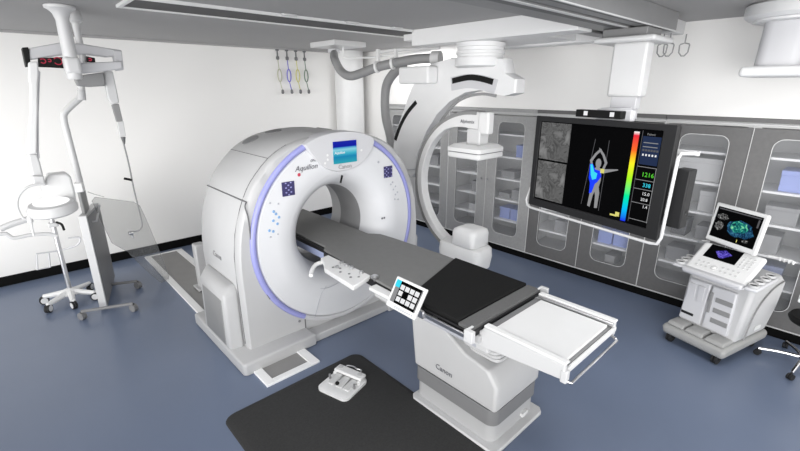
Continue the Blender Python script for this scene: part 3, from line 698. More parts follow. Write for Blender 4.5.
add_loft(b, Lp); arm = obj('support_arm', b, 'ceilwhite', ca, angle=35)
def strip(name, px, wd, m, x=3.953, th=.012):
    P = catmull([at(*q, x=x) for q in px], 4); b = B(); a1, a2 = [], []
    for i, p in enumerate(P):
        d = (P[min(i+1, len(P)-1)]-P[max(i-1, 0)]); n = Vector((0, -d.z, d.y)).normalized()*wd/2; a1.append(p+n); a2.append(p-n)
    add_prism(b, a1+a2[::-1], (th, 0, 0)); return obj(name, b, m, arm, smooth=False)
strip('slot_recess', [(451, 84), (468, 81), (484, 83), (496, 87)], .15, 'panel', 3.9545, .01)
strip('black_guide', [(452, 81), (468, 77.5), (480, 78.5), (493, 82)], .062, 'black')
strip('black_guide', [(395, 140), (400, 126), (407, 113), (416, 102)], .05, 'black')
strip('arm_edge', [(440, 122), (452, 106), (466, 97), (482, 94), (496, 96)], .03, 'hose', 3.9565, .01)
# motor box and hose mount
b = B(); p0 = at(398, 84, x=3.78); p1 = at(428, 68, x=3.78); add_range(b, 3.78, 3.955, min(p0.y, p1.y), max(p0.y, p1.y), p0.z, at(415, 66, x=3.78).z); obj('motor_box', b, 'ceilwhite', ca, .03, 4)
# ring (the C) in the plane x = CX
RC = (3.0, 1.27)
def arc(a0, a1, ro, ri, n=40):
    o = []; f = (lambda r: (lambda i: r(i/n)) if callable(r) else (lambda i: r))
    fo, fi = f(ro), f(ri)
    A_ = [(R(a0+(a1-a0)*i/n), fo(i), fi(i)) for i in range(n+1)]
    return [(RC[0]+r*math.cos(a), RC[1]+r*math.sin(a)) for a, r, _ in A_], [(RC[0]+r*math.cos(a), RC[1]+r*math.sin(a)) for a, _, r in A_]
o_, i_ = arc(98, -106, .86, lambda t: .65+.105*min(1, t/.2))
b = B(); add_loft(b, [[(CX-.06, p[0], p[1]) for p in (o_[k], i_[k])]+[(CX+.06, p[0], p[1]) for p in (i_[k], o_[k])] for k in range(len(o_))]); cr = obj('c_ring', b, 'bright', ca, .012, 3, angle=50)
o_, i_ = arc(94, -70, .864, .828); b = B(); add_loft(b, [[(CX-.07, p[0], p[1]) for p in (o_[k], i_[k])]+[(CX-.062, p[0], p[1]) for p in (i_[k], o_[k])] for k in range(len(o_))]); obj('ring_track', b, 'shade', cr, angle=50)
o_, i_ = arc(96, -60, .872, .862); b = B(); add_loft(b, [[(CX-.05, p[0], p[1]) for p in (o_[k], i_[k])]+[(CX+.05, p[0], p[1]) for p in (i_[k], o_[k])] for k in range(len(o_))]); obj('ring_track', b, 'shade', cr, angle=50)
lettering('Alphenix', .055, (CX-.0665, 3.06, 2.02), (0, -1, 0), (0, 0, 1), 'text', cr)
b = B(); add_range(b, CX-.075, CX+.03, 2.77, 2.91, 1.90, 2.13); obj('detector_housing', b, 'bright', ca, .02, 3)
b = B(); add_range(b, CX-.08, CX+.08, 2.87, 3.05, 1.76, 1.95); obj('detector_neck', b, 'white', ca, .012)
b = B(); L = []
for z, s_ in ((1.64, .43), (1.655, .45), (1.695, .45), (1.698, .445)): L.append([(CX+p[0], 2.98+p[1], z) for p in rrect(s_, s_, .03, 3)])
add_loft(b, L); fd = obj('detector', b, 'bright', ca, angle=30)
b = B(); add_loft(b, [[(CX+p[0], 2.98+p[1], z) for p in rrect(.44, .44, .03, 3)] for z in (1.698, 1.708)]); obj('gasket', b, 'seam', fd)
b = B(); add_loft(b, [[(CX+p[0], 2.98+p[1], z) for p in rrect(s_, s_, .03, 3)] for z, s_ in ((1.708, .455), (1.75, .455), (1.785, .36))]); obj('detector_cover', b, 'bright', fd, angle=30)
# tube head at the bottom
b = B(); L = []
for z, sx, sy in ((.32, .28, .52), (.34, .32, .60), (.48, .34, .64), (.575, .33, .62), (.595, .30, .58)): L.append([(CX-.02+p[0], 3.04+p[1], z) for p in rrect(sx, sy, .09, 5)])
add_loft(b, L); obj('tube_base', b, 'bright', ca, angle=40)
b = B(); L = []
for z, s_ in ((.596, .31), (.61, .335), (.75, .335), (.79, .315), (.81, .25), (.817, .15)): L.append([(CX-.02+p[0], 2.97+p[1], z) for p in rrect(s_, s_, .06, 5)])
add_loft(b, L); obj('tube_head', b, 'bright', ca, angle=50)
# sleeve between ring and support arm
b = B(); add_prism(b, [at(px, py, x=4.0) for px, py in ((402, 132), (407, 127), (414, 127), (417, 135), (417, 172), (411, 178), (405, 170), (402, 155))], (.13, 0, 0)); obj('sleeve', b, 'bright', ca, .02, 3)

# ceiling plate with hose
hp_ = thing('hose_plate', 'light grey ceiling box where the thick grey hose starts', 'ceiling box', (3.87, 5.5, 2.93))
b = B(); add_range(b, 3.60, 4.14, 5.20, 5.82, 2.93, 2.999); obj('box', b, 'white', hp_, .005)
h0 = at(334, 50, z=2.92)
b = B(); add_cyl(b, h0+Vector((0, 0, .012)), h0-Vector((0, 0, .04)), .09, seg=20); obj('hose_collar', b, 'panel', hp_)
def pline(L):
    return [at(px, py, x=x) for px, py, x in L]
ho = thing('cable_hose', 'thick grey corrugated hose sagging from the ceiling box to the imaging arm', 'hose', h0)
P = [h0-Vector((0, 0, .04))]+[at(px, py, y=y) for px, py, y in ((335, 60, 5.4), (341, 71, 5.25), (350, 76, 5.05), (362, 73, 4.85), (378, 67, 4.6), (400, 62, 4.3), (418, 59, 4.05), (434, 58.5, 3.85))]
b = B(); add_tube(b, P, .058, 14); obj('hose', b, 'hose', ho)
for px, py, y in ((377, 67, 4.6), (393, 63.5, 4.38)):
    c0 = at(px, py, y=y); b = B(); d = Vector((.35, -.9, .12)).normalized(); add_cyl(b, c0-d*.016, c0+d*.016, .072, seg=22); obj('hose_ring', b, 'bright', ho)
c0 = at(436, 58.5, y=3.83); b = B(); d = Vector((.3, -.9, 0)).normalized(); add_cyl(b, c0-d*.05, c0+d*.06, .085, seg=22); obj('hose_end', b, 'white', ho)
ro = thing('guide_rod', 'thin white rod hanging beside the thick grey hose', 'rod', at(337, 48, z=2.92))
b = B(); add_tube(b, [at(343, 47, y=5.3), at(343, 57, y=5.3), at(350, 58.5, y=5.15), at(375, 57, y=4.75), at(392, 54.5, y=4.45), at(430, 50.5, y=3.95)], .012, 8, smooth=False); obj('rod', b, 'bright', ro)
b = B(); add_tube(b, [at(378, 52, y=4.62), at(395, 50, y=4.4), at(440, 47.5, y=3.85)], .022, 8, smooth=False); obj('upper_bar', b, 'white', ro)
for px, py, y in ((378, 51, 4.6), (396, 51, 4.38)):
    c0 = at(px, py, y=y); b = B(); add_range(b, c0.x-.02, c0.x+.02, c0.y-.02, c0.y+.02, c0.z-.14, c0.z+.02); obj('hanger', b, 'bright', ro)
t = thing('cable_hose', 'thick grey hose bending down from the motor box to behind the scanner', 'hose', at(388, 110, x=4.1))
b = B(); add_tube(b, [at(px, py, x=4.08) for px, py in ((404, 66), (395, 72), (387, 84), (385, 100), (386, 118), (390, 135), (394, 152))], .062, 14); obj('hose', b, 'hose', t)

# ------------------------------------------------------------------ display on its ceiling column
AM = math.atan2(.23, 1.09)
mo = thing('ceiling_display', 'large black display hanging from the ceiling, showing two angiograms and a body figure', 'display', (3.645, 1.565, 1.25), 0)
MR = Vector((-math.sin(AM), -math.cos(AM), 0)); MB_ = Vector((math.cos(AM), -math.sin(AM), 0))
def mp(r, z, d=0.0): return Vector((3.645, 1.565, 0))+MR*r+MB_*d+Vector((0, 0, z))
def mprism(pts, d0, d1):
    b = B(); add_prism(b, [mp(r, z, d0) for r, z in pts], MB_*(d1-d0)); return b
def mrect(r0, r1, z0, z1, d0, d1): return mprism([(r0, z0), (r1, z0), (r1, z1), (r0, z1)], d0, d1)
obj('housing', mrect(-.60, .625, 1.285, 2.115, .02, .10), 'black', mo, .012, 3)
b = B(); O = [(-.625, 1.27), (.65, 1.27), (.65, 2.125), (-.625, 2.125)]; I = [(-.572, 1.34), (.556, 1.34), (.556, 2.08), (-.572, 2.08)]
add_rings(b, [[mp(*p, .03) for p in O], [mp(*p, -.012) for p in O], [mp(*p, -.012) for p in I], [mp(*p, .02) for p in I]]); obj('bezel', b, 'dark', mo, .004)
scn = obj('screen', mrect(-.571, .555, 1.341, 2.079, .001, .019), 's_black', mo, smooth=False)
k = [0]
def sp(name, pts, m, dd=.0006):
    k[0] += 1; b = mprism(pts, .0005-dd-.00001*k[0], .0006-dd*.5-.00001*k[0]); return obj(name, b, m, scn, smooth=False)
def sr(name, r0, r1, z0, z1, m, dd=.0006): return sp(name, [(r0, z0), (r1, z0), (r1, z1), (r0, z1)], m, dd)
sr('angiogram', -.565, -.235, 1.735, 2.072, 'xray'); sr('angiogram', -.565, -.24, 1.355, 1.718, 'xray')
sr('colour_scale', .335, .378, 1.35, 2.058, 'spectrum')
bb = [o for o in scn.children if o.name.startswith('colour_scale')][0]
sr('data_panel', .405, .553, 1.36, 2.072, 's_black'); sr('data_panel', .41, .548, 1.82, 2.03, 's_navy', .001)
sr('data_line', .40, .404, 1.36, 2.07, 's_line', .001)
for z in (1.80, 1.70, 1.63, 1.52, 1.385): sr('data_line', .404, .552, z, z+.004, 's_grey', .0012)
sr('data_line', .547, .551, 1.38, 1.80, 's_grey', .0012)
def st(txt, size, r, z, m): lettering(txt, size, mp(r, z, -.003), MR, (0, 0, 1), m, scn, 'screen_text', .0002)
st('1216', .048, .495, 1.745, 's_green'); st('338', .042, .50, 1.665, 's_cyan'); st('15.0', .035, .505, 1.60, 's_white'); st('20.8', .032, .50, 1.555, 's_white'); st('1.4', .032, .515, 1.50, 's_white')
st('Patient', .022, .47, 2.045, 's_grey')
for z in (1.98, 1.95): sr('data_line', .42, .53, z, z+.006, 's_grey', .0014)
for i_k in range(5): sr('data_line', .425+.024*i_k, .437+.024*i_k, 1.885, 1.90, 's_white', .0014)
for i_k in range(6): sr('data_line', .42+.021*i_k, .436+.021*i_k, 1.92, 1.935, 's_line', .0014)
# body figure with raised arms
st_x = .072
sp('body_figure', [(.035, 1.70), (.11, 1.70), (.115, 1.64), (.105, 1.58), (.118, 1.53), (.115, 1.40), (.088, 1.395), (.082, 1.50), (.072, 1.535), (.06, 1.50), (.045, 1.395), (.02, 1.40), (.028, 1.52), (.032, 1.58), (.028, 1.64)], 's_grey')
b_h = [(.072+.026*math.cos(a), 1.775+.04*math.sin(a)) for a in [2*PI*i/14 for i in range(14)]]; sp('body_figure', b_h, 's_grey')
sp('body_figure', [(.060, 1.745), (.085, 1.745), (.12, 1.71), (.02, 1.71)], 's_grey')
sp('body_figure', [(.022, 1.71), (.04, 1.715), (.012, 1.785), (.045, 1.84), (.078, 1.875), (.085, 1.895), (.060, 1.885), (.03, 1.855), (-.012, 1.79)], 's_grey')
sp('body_figure', [(.105, 1.715), (.123, 1.71), (.152, 1.79), (.115, 1.855), (.085, 1.885), (.060, 1.905), (.065, 1.88), (.10, 1.84), (.128, 1.785)], 's_grey')
sp('dose_patch', [(-.005, 1.76), (.02, 1.765), (.05, 1.72), (.10, 1.715), (.115, 1.67), (.085, 1.62), (.065, 1.60), (.045, 1.52), (.022, 1.51), (.018, 1.60), (.0, 1.64)], 's_blue', .0012)
sp('dose_patch', [(.0, 1.755), (.018, 1.76), (.045, 1.70), (.075, 1.69), (.07, 1.645), (.035, 1.63), (.015, 1.67)], 's_cyan', .0018)
sp('beam_marker', [(.115, 1.735), (.13, 1.735), (.25, 1.752), (.255, 1.745), (.13, 1.70), (.115, 1.70)], 's_grey', .0014)
sp('beam_marker', [(.10, 1.735), (.135, 1.735), (.135, 1.70), (.10, 1.70)], 's_yellow', .002)
sp('guide_line', [(.012, 1.97), (.016, 1.97), (-.04, 1.40), (-.044, 1.40)], 's_line', .0004); sp('guide_line', [(.138, 1.97), (.142, 1.97), (.135, 1.38), (.131, 1.38)], 's_line', .0004)
sr('corner_mark', .24, .30, 1.37, 1.385, 's_yellow'); sr('corner_mark', .285, .32, 1.375, 1.41, 's_yellow')
# carry frame around the display
b = B(); add_tube(b, [mp(.74, 1.93, .10), mp(.69, 1.93, .02), mp(.685, 1.90, -.0), mp(.675, 1.30, -.0), mp(.655, 1.245, -.0), mp(.60, 1.235, -.0), mp(-.60, 1.235, -.0), mp(-.65, 1.25, 0), mp(-.67, 1.30, 0), mp(-.665, 1.42, 0.04), mp(-.6, 1.42, .09)], .0125, 10, smooth=False); obj('handle_frame', b, 'white', mo, angle=60)
b = B()
for z in (1.93, 1.50):
    b = B(); add_prism(b, [mp(.60, z-.014, .10), mp(.76, z-.014, .10), mp(.76, z+.014, .10), mp(.60, z+.014, .10)], MB_*.03); obj('frame_bracket', b, 'white', mo)
obj('side_box', mrect(.66, .76, 1.38, 1.82, .05, .15), 'dark', mo, .01)
obj('sensor_bar', mrect(-.20, .215, 2.14, 2.20, -.015, .05), 'black', mo, .006)
for r in (-.10, .14): obj('sensor_light', mrect(r-.018, r+.018, 2.155, 2.19, -.018, -.0145), 's_white', mo, smooth=False)
obj('mount_block', mrect(-.05, .26, 2.12, 2.21, .051, .11), 'panel', mo, .01)
b = B(); add_range(b, 3.76, 4.14, 1.43, 1.60, 2.11, 2.215); obj('mount_arm', b, 'panel', mo, .01)
b = B(); add_range(b, 4.0, 4.11, 1.41, 1.62, 2.2, 2.32); obj('column_lower', b, 'panel', mo, .006)
b = B(); add_range(b, 3.98, 4.13, 1.38, 1.655, 2.30, 2.735); obj('column', b, 'white', mo, .02, 3)
b = B(); add_range(b, 3.90, 4.36, 1.31, 1.80, 2.73, 2.775); obj('carriage', b, 'white', mo, .02, 3)
b = B(); add_range(b, 3.98, 4.30, 1.40, 1.76, 2.776, 2.846); obj('trolley', b, 'rail', mo, .008)

# small hanging loops at the right end of the rails
def loops(px, py, label, x=4.6):
    p = at(px, py, x=x); t = thing('cable_loop', label, 'cable loop', p, group='thin cable loops under the rail end')
    b = B(); zt = 2.84
    if p.z > zt: p.z = zt-.06
    add_tube(b, [(p.x, p.y, 2.838), (p.x, p.y, p.z), (p.x, p.y+.035, p.z-.01), (p.x, p.y+.04, p.z-.02), (p.x, p.y+.036, p.z-.08), (p.x, p.y+.012, p.z-.11), (p.x, p.y-.012, p.z-.11), (p.x, p.y-.036, p.z-.08), (p.x, p.y-.04, p.z-.02), (p.x, p.y-.035, p.z-.01), (p.x, p.y, p.z)], .006, 8, smooth=False)
    obj('loop', b, 'hose', t); 
loops(685, 43, 'single thin grey cable loop hanging right of the display column, farthest right', 4.77)
loops(663, 43.5, 'grey cable loop nearest the display column, leftmost of the overlapping pair')
loops(669.5, 43, 'grey cable loop overlapping its left neighbour under the rail end')

# ceiling arm at the right edge
t = thing('ceiling_boom', 'white ceiling pendant with round collar and horizontal arm at the right edge', 'pendant', (4.72, .60, 2.45))
b = B(); add_lathe(b, [(.31, 2.999), (.33, 2.985), (.33, 2.91), (.30, 2.885), (.27, 2.88), (.27, 2.865), (.24, 2.86)], (4.72, .60, 0), seg=40); obj('ceiling_collar', b, 'ceilwhite', t, angle=30)
b = B(); add_loft(b, [[(4.72+p[0]*k_, .63+p[1]*k_, z) for p in rrect(.34, .30, .08, 5)] for z, k_ in ((2.53, 1.0), (2.86, .95))]); obj('column', b, 'panel', t, angle=40)
b = B(); add_range(b, 4.45, 4.98, -.5, .84, 2.455, 2.535); obj('arm', b, 'ceilwhite', t, .03, 4)

# ------------------------------------------------------------------ ultrasound machine
UA = R(15)
us = thing('ultrasound_machine', 'white ultrasound machine on wheels with a tilted screen in front of the grey cabinets', 'ultrasound machine', (4.40, .70, 0), 0)
UR = Vector((-math.sin(UA), -math.cos(UA), 0)); UB = Vector((math.cos(UA), -math.sin(UA), 0)); UO = Vector((4.40, .70, 0))
def up_(r, d, z): return UO+UR*r+UB*d+Vector((0, 0, z))
def ubox(r0, r1, d0, d1, z0, z1):
    b = B(); add_prism(b, [up_(r0, d0, z0), up_(r1, d0, z0), up_(r1, d1, z0), up_(r0, d1, z0)], (0, 0, z1-z0)); return b
def uloft(sec):   # sections of (z, r0, r1, d0, d1)
    b = B(); add_loft(b, [[up_(r0, d0, z), up_(r1, d0, z), up_(r1, d1, z), up_(r0, d1, z)] for z, r0, r1, d0, d1 in sec]); return b
def uquad(c, w, h, thick, m, name, parent, bevel=0, u0=-.5, u1=.5, v0=-.5, v1=.5, off=0, **kk):
    """slab in a tilted frame c = (centre, U, V, N)"""
    o, U_, V_, N_ = c
    b = B(); add_prism(b, [o+U_*(w*a)+V_*(h*e)+N_*off for a, e in ((u0, v0), (u1, v0), (u1, v1), (u0, v1))], N_*thick); return obj(name, b, m, parent, bevel, **kk)
obj('base', uloft([(.085, -.27, .27, -.06, .70), (.15, -.28, .28, -.07, .70), (.19, -.27, .27, -.05, .69)]), 'basegrey', us, .03, 4)
for r0, r1 in ((-.25, -.095), (-.085, .075), (.085, .25)):
    obj('foot_pedal', uloft([(.191, r0, r1, -.05, .13), (.225, r0+.01, r1-.01, -.02, .12)]), 'basegrey', us, .01)
for r, d in ((-.21, 0.0), (.20, 0.0), (-.21, .60), (.20, .60)):
    w_ = None; b = B(); add_cyl(b, up_(r-.022, d, .05), up_(r-.004, d, .05), .049, seg=24); add_cyl(b, up_(r+.004, d, .05), up_(r+.022, d, .05), .049, seg=24); cst = obj('caster_wheel', b, 'rubber', us)
    b = B(); add_cyl(b, up_(r, d, .05), up_(r, d, .10), .02, seg=12); add_cyl(b, up_(r-.03, d, .05), up_(r+.03, d, .05), .012, seg=12); obj('fork', b, 'dark', cst)
obj('body', uloft([(.19, -.235, .26, .11, .66), (.45, -.24, .28, .12, .72), (.68, -.24, .29, .14, .74), (.76, -.20, .26, .18, .68)]), 'grey', us, .035, 4)
obj('front_door', uloft([(.24, -.225, -.03, .085, .13), (.66, -.205, -.02, .105, .15)]), 'panel', us, .012)
obj('front_door', uloft([(.24, -.015, .20, .085, .13), (.66, -.005, .19, .105, .15)]), 'panel', us, .012)
for z in (.32, .42, .52): obj('slot', ubox(.045, .185, .080+(z-.24)*.05, .10, z, z+.045), 'shade', us, .004)
obj('slot', ubox(.0, .022, .084, .10, .40, .60), 'shade', us, .003)
obj('slot', ubox(-.20, -.13, .092, .11, .46, .62), 'panel', us, .003); obj('slot', ubox(-.11, -.055, .092, .11, .46, .62), 'panel', us, .003); obj('slot', ubox(-.21, -.10, .083, .10, .30, .325), 'dark', us, .003)
b = B(); add_tube(b, [up_(.285, .20, .22), up_(.292, .28, .5), up_(.298, .45, .66), up_(.29, .68, .70)], .006, 6); obj('panel_seam', b, 'shade', us)
obj('side_label', uloft([(.26, .270, .2755, .40, .50), (.30, .270, .2755, .40, .50)]), 'bright', us)
obj('neck', uloft([(.60, -.10, .12, .22, .42), (.80, -.12, .14, .22, .44)]), 'panel', us, .02)
# control deck
dc = (up_(.015, .14, .885), UR, (UB*.27+Vector((0, 0, .19))).normalized(), None)
dn = dc[1].cross(dc[2]).normalized(); dn = dn if dn.z > 0 else -dn; dc = (dc[0], dc[1], dc[2], dn)
dk = uquad(dc, .50, .37, .055, 'bright', 'control_deck', us, .025, off=-.055, seg=4)
uquad(dc, .26, .17, .0025, 's_black', 'touch_screen', us, 0, -.68, .32, .05, .98, off=.0005, smooth=False)
b = B(); add_lathe(b, [(.05, 0), (.05, .0004)], seg=18)
o, U_, V_, N_ = dc
def deckp(a, e, h=0): return o+U_*a+V_*e+N_*h
b.free(); b = B(); add_prism(b, [deckp(-.045+.058*math.cos(a)*(1+.25*math.sin(3*a)), .085+.042*math.sin(a)*(1+.2*math.cos(4*a)), .0031) for a in [2*PI*i/20 for i in range(20)]], N_*.0005); obj('touch_image', b, 'echoviolet', dk, smooth=False)
for a, e, rr in ((-.03, -.085, .028),):
    b = B(); add_cyl(b, deckp(a, e, 0), deckp(a, e, .006), rr, rr*.9, seg=24); tbk = obj('trackball_ring', b, 'lightbox', dk); b = B(); add_cyl(b, deckp(a, e, .006), deckp(a, e, .014), rr*.65, rr*.3, seg=20); obj('trackball', b, 'bright', tbk)
b = B()
for a in (-.17, -.13, -.09, .03, .07, .11, .15):
    for e in (-.055, -.10): add_cyl(b, deckp(a, e, 0), deckp(a, e, .006), .010, seg=10)
for a in (.12, .155, .19):
    for e in (.0, .03, .06, .09, .12): add_cyl(b, deckp(a, e, 0), deckp(a, e, .006), .008, seg=10)
obj('keys', b, 'lightbox', dk)
obj('deck_front', uloft([(.745, -.225, .255, -.035, .16), (.80, -.235, .265, -.04, .16)]), 'panel', us, .02, 3)
# probe holders left and right of the deck
for r, ds in ((-.275, (.02, .10, .18)), (.315, (.03, .12, .21, .29))):
    b = B(); add_prism(b, [up_(r-.045, ds[0]-.05, .765), up_(r+.045, ds[0]-.03, .765), up_(r+.045, ds[-1]+.05, .80), up_(r-.045, ds[-1]+.05, .80)], (0, 0, .03)); hh = obj('probe_holder', b, 'panel', us, .012)
    for d in ds:
        b = B(); zz = .80+(d-ds[0])*.13; p = up_(r, d, zz)
        add_rings(b, [[(p.x+rr*math.cos(a), p.y+rr*math.sin(a), zz+hz) for a in [2*PI*i/20 for i in range(20)]] for rr, hz in ((.036, 0), (.040, .022), (.032, .022), (.028, 0))]); obj('holder_cup', b, 'lightbox', hh)
        b = B(); add_cyl(b, p, p+Vector((0, 0, .012)), .028, seg=18); obj('cup_opening', b, 'dark', hh)
# monitor
UR0 = UR; UR = Vector((-math.sin(R(28)), -math.cos(R(28)), 0)); mc_o = up_(.018, .0, 0)*0+UO+UR0*(-.025)+UB*.29+Vector((0, 0, 1.18)); mv = (Vector((0, 0, 1))+UB*.22).normalized(); mn = UR.cross(mv).normalized()
if mn.dot(UB) > 0: mn = -mn
mc = (mc_o, UR, mv, mn)
mh = uquad(mc, .47, .36, .035, 'bright', 'monitor', us, .014, off=-.035, seg=3)
ms = uquad(mc, .405, .285, .0015, 's_black', 'monitor_screen', mh, 0, off=.0003, v0=-.47, v1=.52, smooth=False)
def msp(pts, m, h=.0025, nm='scan_image'):
    b = B(); add_prism(b, [mc_o+UR*a+mv*e+mn*h for a, e in pts], mn*.0004); obj(nm, b, m, ms, smooth=False)
random.seed(8)
def blob(cx0, cy0, rx, ry, n=22, j=.15): return [(cx0+rx*math.cos(2*PI*i/n)*(1+random.uniform(-j, j)), cy0+ry*math.sin(2*PI*i/n)*(1+random.uniform(-j, j))) for i in range(n)]
msp(blob(.045, -.005, .125, .075), 'echoblue', .0022); msp(blob(.035, .012, .085, .05), 'echo', .0028); msp(blob(-.13, .065, .05, .03), 'echogrey'); msp(blob(-.14, -.02, .04, .04), 'echogrey'); msp(blob(.12, -.09, .025, .016), 'echogrey')
msp([(-.19, .128), (.19, .128), (.19, .138), (-.19, .138)], 's_line', .002); msp([(.17, .05), (.185, .05), (.185, .12), (.17, .12)], 's_line'); msp([(.05, -.12), (.056, -.12), (.056, -.095), (.05, -.095)], 's_yellow')
UR = UR0
b = B(); add_tube(b, [up_(.0, .34, 1.05), up_(.0, .38, .98), up_(.0, .36, .80)], .04, 12); obj('monitor_arm', b, 'panel', us)
# gel tray and cable hooks
b = B(); add_tube(b, [up_(.22, .42, .97), up_(.30, .42, .975), up_(.38, .44, .975)], .012, 8); obj('hook_bar', b, 'bright', us)
for kx in range(4):
    b = B(); q = up_(.31+kx*.03, .43, .975); add_tube(b, [q, q-UB*.03+Vector((0, 0, -.01)), q-UB*.04+Vector((0, 0, .02))], .007, 8); obj('cable_hook', b, 'bright', us)
b = B(); add_tube(b, [up_(-.20, .30, .99), up_(-.25, .28, .985), up_(-.27, .24, .975)], .01, 8); obj('side_handle', b, 'metal', us)

# ------------------------------------------------------------------ stool base and trolley corner at the right edge
def caster(bm_, p, r=.027, w_=.02, ang=0):
    d = Vector((math.cos(ang), math.sin(ang), 0))
    add_cyl(bm_, Vector(p)-d*w_, Vector(p)-d*.003, r, seg=18); add_cyl(bm_, Vector(p)+d*.003, Vector(p)+d*w_, r, seg=18)
t = thing('office_chair', 'swivel stool with a chrome star base, partly out of frame at the right', 'chair', (4.85, -.03, 0))
SC = Vector((4.85, -.03, 0))
b = B(); add_cyl(b, SC+Vector((0, 0, .075)), SC+Vector((0, 0, .12)), .035, seg=20); add_cyl(b, SC+Vector((0, 0, .12)), SC+Vector((0, 0, .42)), .022, seg=20); obj('column', b, 'chrome', t)
for kx in range(5):
    a = R(100+72*kx); e = SC+Vector((math.cos(a)*.31, math.sin(a)*.31, 0))
    b = B(); add_tube(b, [SC+Vector((0, 0, .095)), SC+(e-SC)*.5+Vector((0, 0, .09)), e+Vector((0, 0, .068))], lambda s_: .017-.004*s_, 10); lg = obj('leg', b, 'chrome', t)
    b = B(); caster(b, e+Vector((0, 0, .0285)), ang=a+1.2); add_cyl(b, e+Vector((0, 0, .03)), e+Vector((0, 0, .07)), .008, seg=8); obj('caster', b, 'rubber', lg)
b = B(); add_lathe(b, [(.10, .42), (.17, .43), (.185, .46), (.17, .49), (.05, .5)], SC, seg=32); obj('seat', b, 'pad', t)
t = thing('side_trolley', 'white trolley top corner at the right edge beside the ultrasound machine', 'trolley', (4.45, -.17, 0))
b = B(); add_range(b, 4.26, 4.70, -.42, .105, .80, .829); obj('tray_top', b, 'bright', t, .008, 3)
b = B(); add_rings(b, [[(4.48+p[0], -.157+p[1], z) for p in rrect(w_, h_, .02, 3)] for w_, h_, z in ((.44, .525, .83), (.44, .525, .845), (.41, .495, .845), (.41, .495, .83))]); obj('rim', b, 'white', t)
b = B(); add_cyl(b, (4.36, -.34, .06), (4.36, -.34, .80), .02, seg=16); obj('post', b, 'metal', t)
b = B(); add_box(b, (4.36, -.34, .05), (.24, .05, .025)); add_box(b, (4.36, -.34, .05), (.05, .20, .025)); lgp = obj('foot', b, 'grey', t, .006)
b = B()
for dx, dy in ((-.11, 0), (.11, 0), (0, -.09), (0, .09)): caster(b, (4.36+dx, -.34+dy, .0205), .02, .012)
obj('casters', b, 'rubber', t)

# ------------------------------------------------------------------ left: hanging clips
CLC = (('hose', 'grey'), ('bluebox', 'blue'), ('track', 'yellow'), ('seam', 'green'))
M['yel'] = mat('yellow_cord', (0.55, 0.52, 0.16), .5); M['blu'] = mat('blue_cord', (0.10, 0.09, 0.55), .5); M['grn'] = mat('dark_green_cord', (0.10, 0.16, 0.11), .5); M['cream'] = mat('cream_cord', (.42, .42, .30), .5)
for px, mm, nm, xx in ((277, 'cream', 'cream', 0), (286.5, 'blu', 'blue', 1), (295.5, 'yel', 'yellow', 2), (304, 'grn', 'dark green', 3)):
    p = at(px, 50, y=6.90); top = Vector((p.x, 6.90, 2.975))
    t = thing('hanging_cord', nm+' cord with clip hanging from the ceiling edge at the back wall', 'cord', top, group='coloured cords hanging at the back wall')
    b = B(); add_range(b, top.x-.02, top.x+.02, 6.88, 6.92, 2.955, 2.978); add_cyl(b, top-Vector((0, 0, .02)), top-Vector((0, 0, .10)), .012, seg=10); add_lathe(b, [(.01, -.16), (.026, -.15), (.026, -.11), (.01, -.10)], top, seg=12); obj('clip', b, 'seam', t)
    b = B(); l1 = .30; L1 = [top-Vector((0, 0, .15)), top+Vector((.01, 0, -l1))]
    add_tube(b, L1, .007, 8, smooth=False)
    c1 = top+Vector((.012, 0, -l1-.10)); add_tube(b, [c1+Vector((.035*math.sin(a), 0, .10*math.cos(a))) for a in [2*PI*i/14 for i in range(15)]], .009, 8, smooth=False)
    add_tube(b, [c1-Vector((0, 0, .10)), c1+Vector((.03, 0, -.24))], .007, 8, smooth=False); obj('cord', b, mm, t)
    b = B(); add_lathe(b, [(.006, .04), (.02, .03), (.024, -.02), (.01, -.035)], c1+Vector((.032, 0, -.26)), seg=12); obj('end_weight', b, 'seam', t)

# ------------------------------------------------------------------ left: ceiling boom with arms
bl = thing('ceiling_arm_column', 'white ceiling column at the left carrying jointed arms', 'ceiling mount', (.57, 4.62, 2.45))
b = B(); add_lathe(b, [(.10, 2.999), (.106, 2.992), (.104, 2.975), (.085, 2.965), (.060, 2.94), (.046, 2.89), (.054, 2.50), (.056, 2.46), (.045, 2.44)], (.575, 4.62, 0), seg=36); obj('column', b, 'white', bl, angle=40)
b = B(); add_box(b, (.575, 4.62, 2.55), (.115, .12, .14)); obj('joint_block', b, 'white', bl, .03, 4)
b = B(); add_lathe(b, [(.045, 2.999), (.05, 2.97), (.055, 2.95), (.055, 2.92), (.03, 2.90), (.026, 2.82), (.028, 2.52)], (.69, 4.84, 0), seg=24); obj('column', b, 'white', bl, angle=40)
YL = 4.72
def arm_prism(name, px, y, th, m, parent, bevel=.012, **kw):
    b = B(); add_prism(b, [at(a, c_, y=y) for a, c_ in px], (0, th, 0)); return obj(name, b, m, parent, bevel, 3, **kw)
la = thing('support_boom', 'light grey horizontal double arm with black end cap left of the ceiling column', 'boom arm', (.45, YL, 2.6))
arm_prism('upper_arm', [(29, 48), (62, 42), (84, 44), (108, 48), (122, 50), (122, 56), (108, 57), (84, 54), (62, 55), (29, 60)], YL+.06, .12, 'panel', la)
arm_prism('end_cap', [(22, 47.5), (28.5, 47), (31, 66), (26, 67)], YL+.05, .14, 'black', la, .006)
arm_prism('right_end', [(113, 50), (122, 51), (124, 70), (117, 71)], YL+.05, .10, 'panel', la, .008)
arm_prism('lower_arm', [(80, 63), (122, 61), (123, 69), (100, 72), (80, 74)], YL-.02, .10, 'panel', la)
arm_prism('under_box', [(74, 76), (104, 72), (106, 86), (90, 87), (78, 86)], YL+.2, .10, 'hose', la)
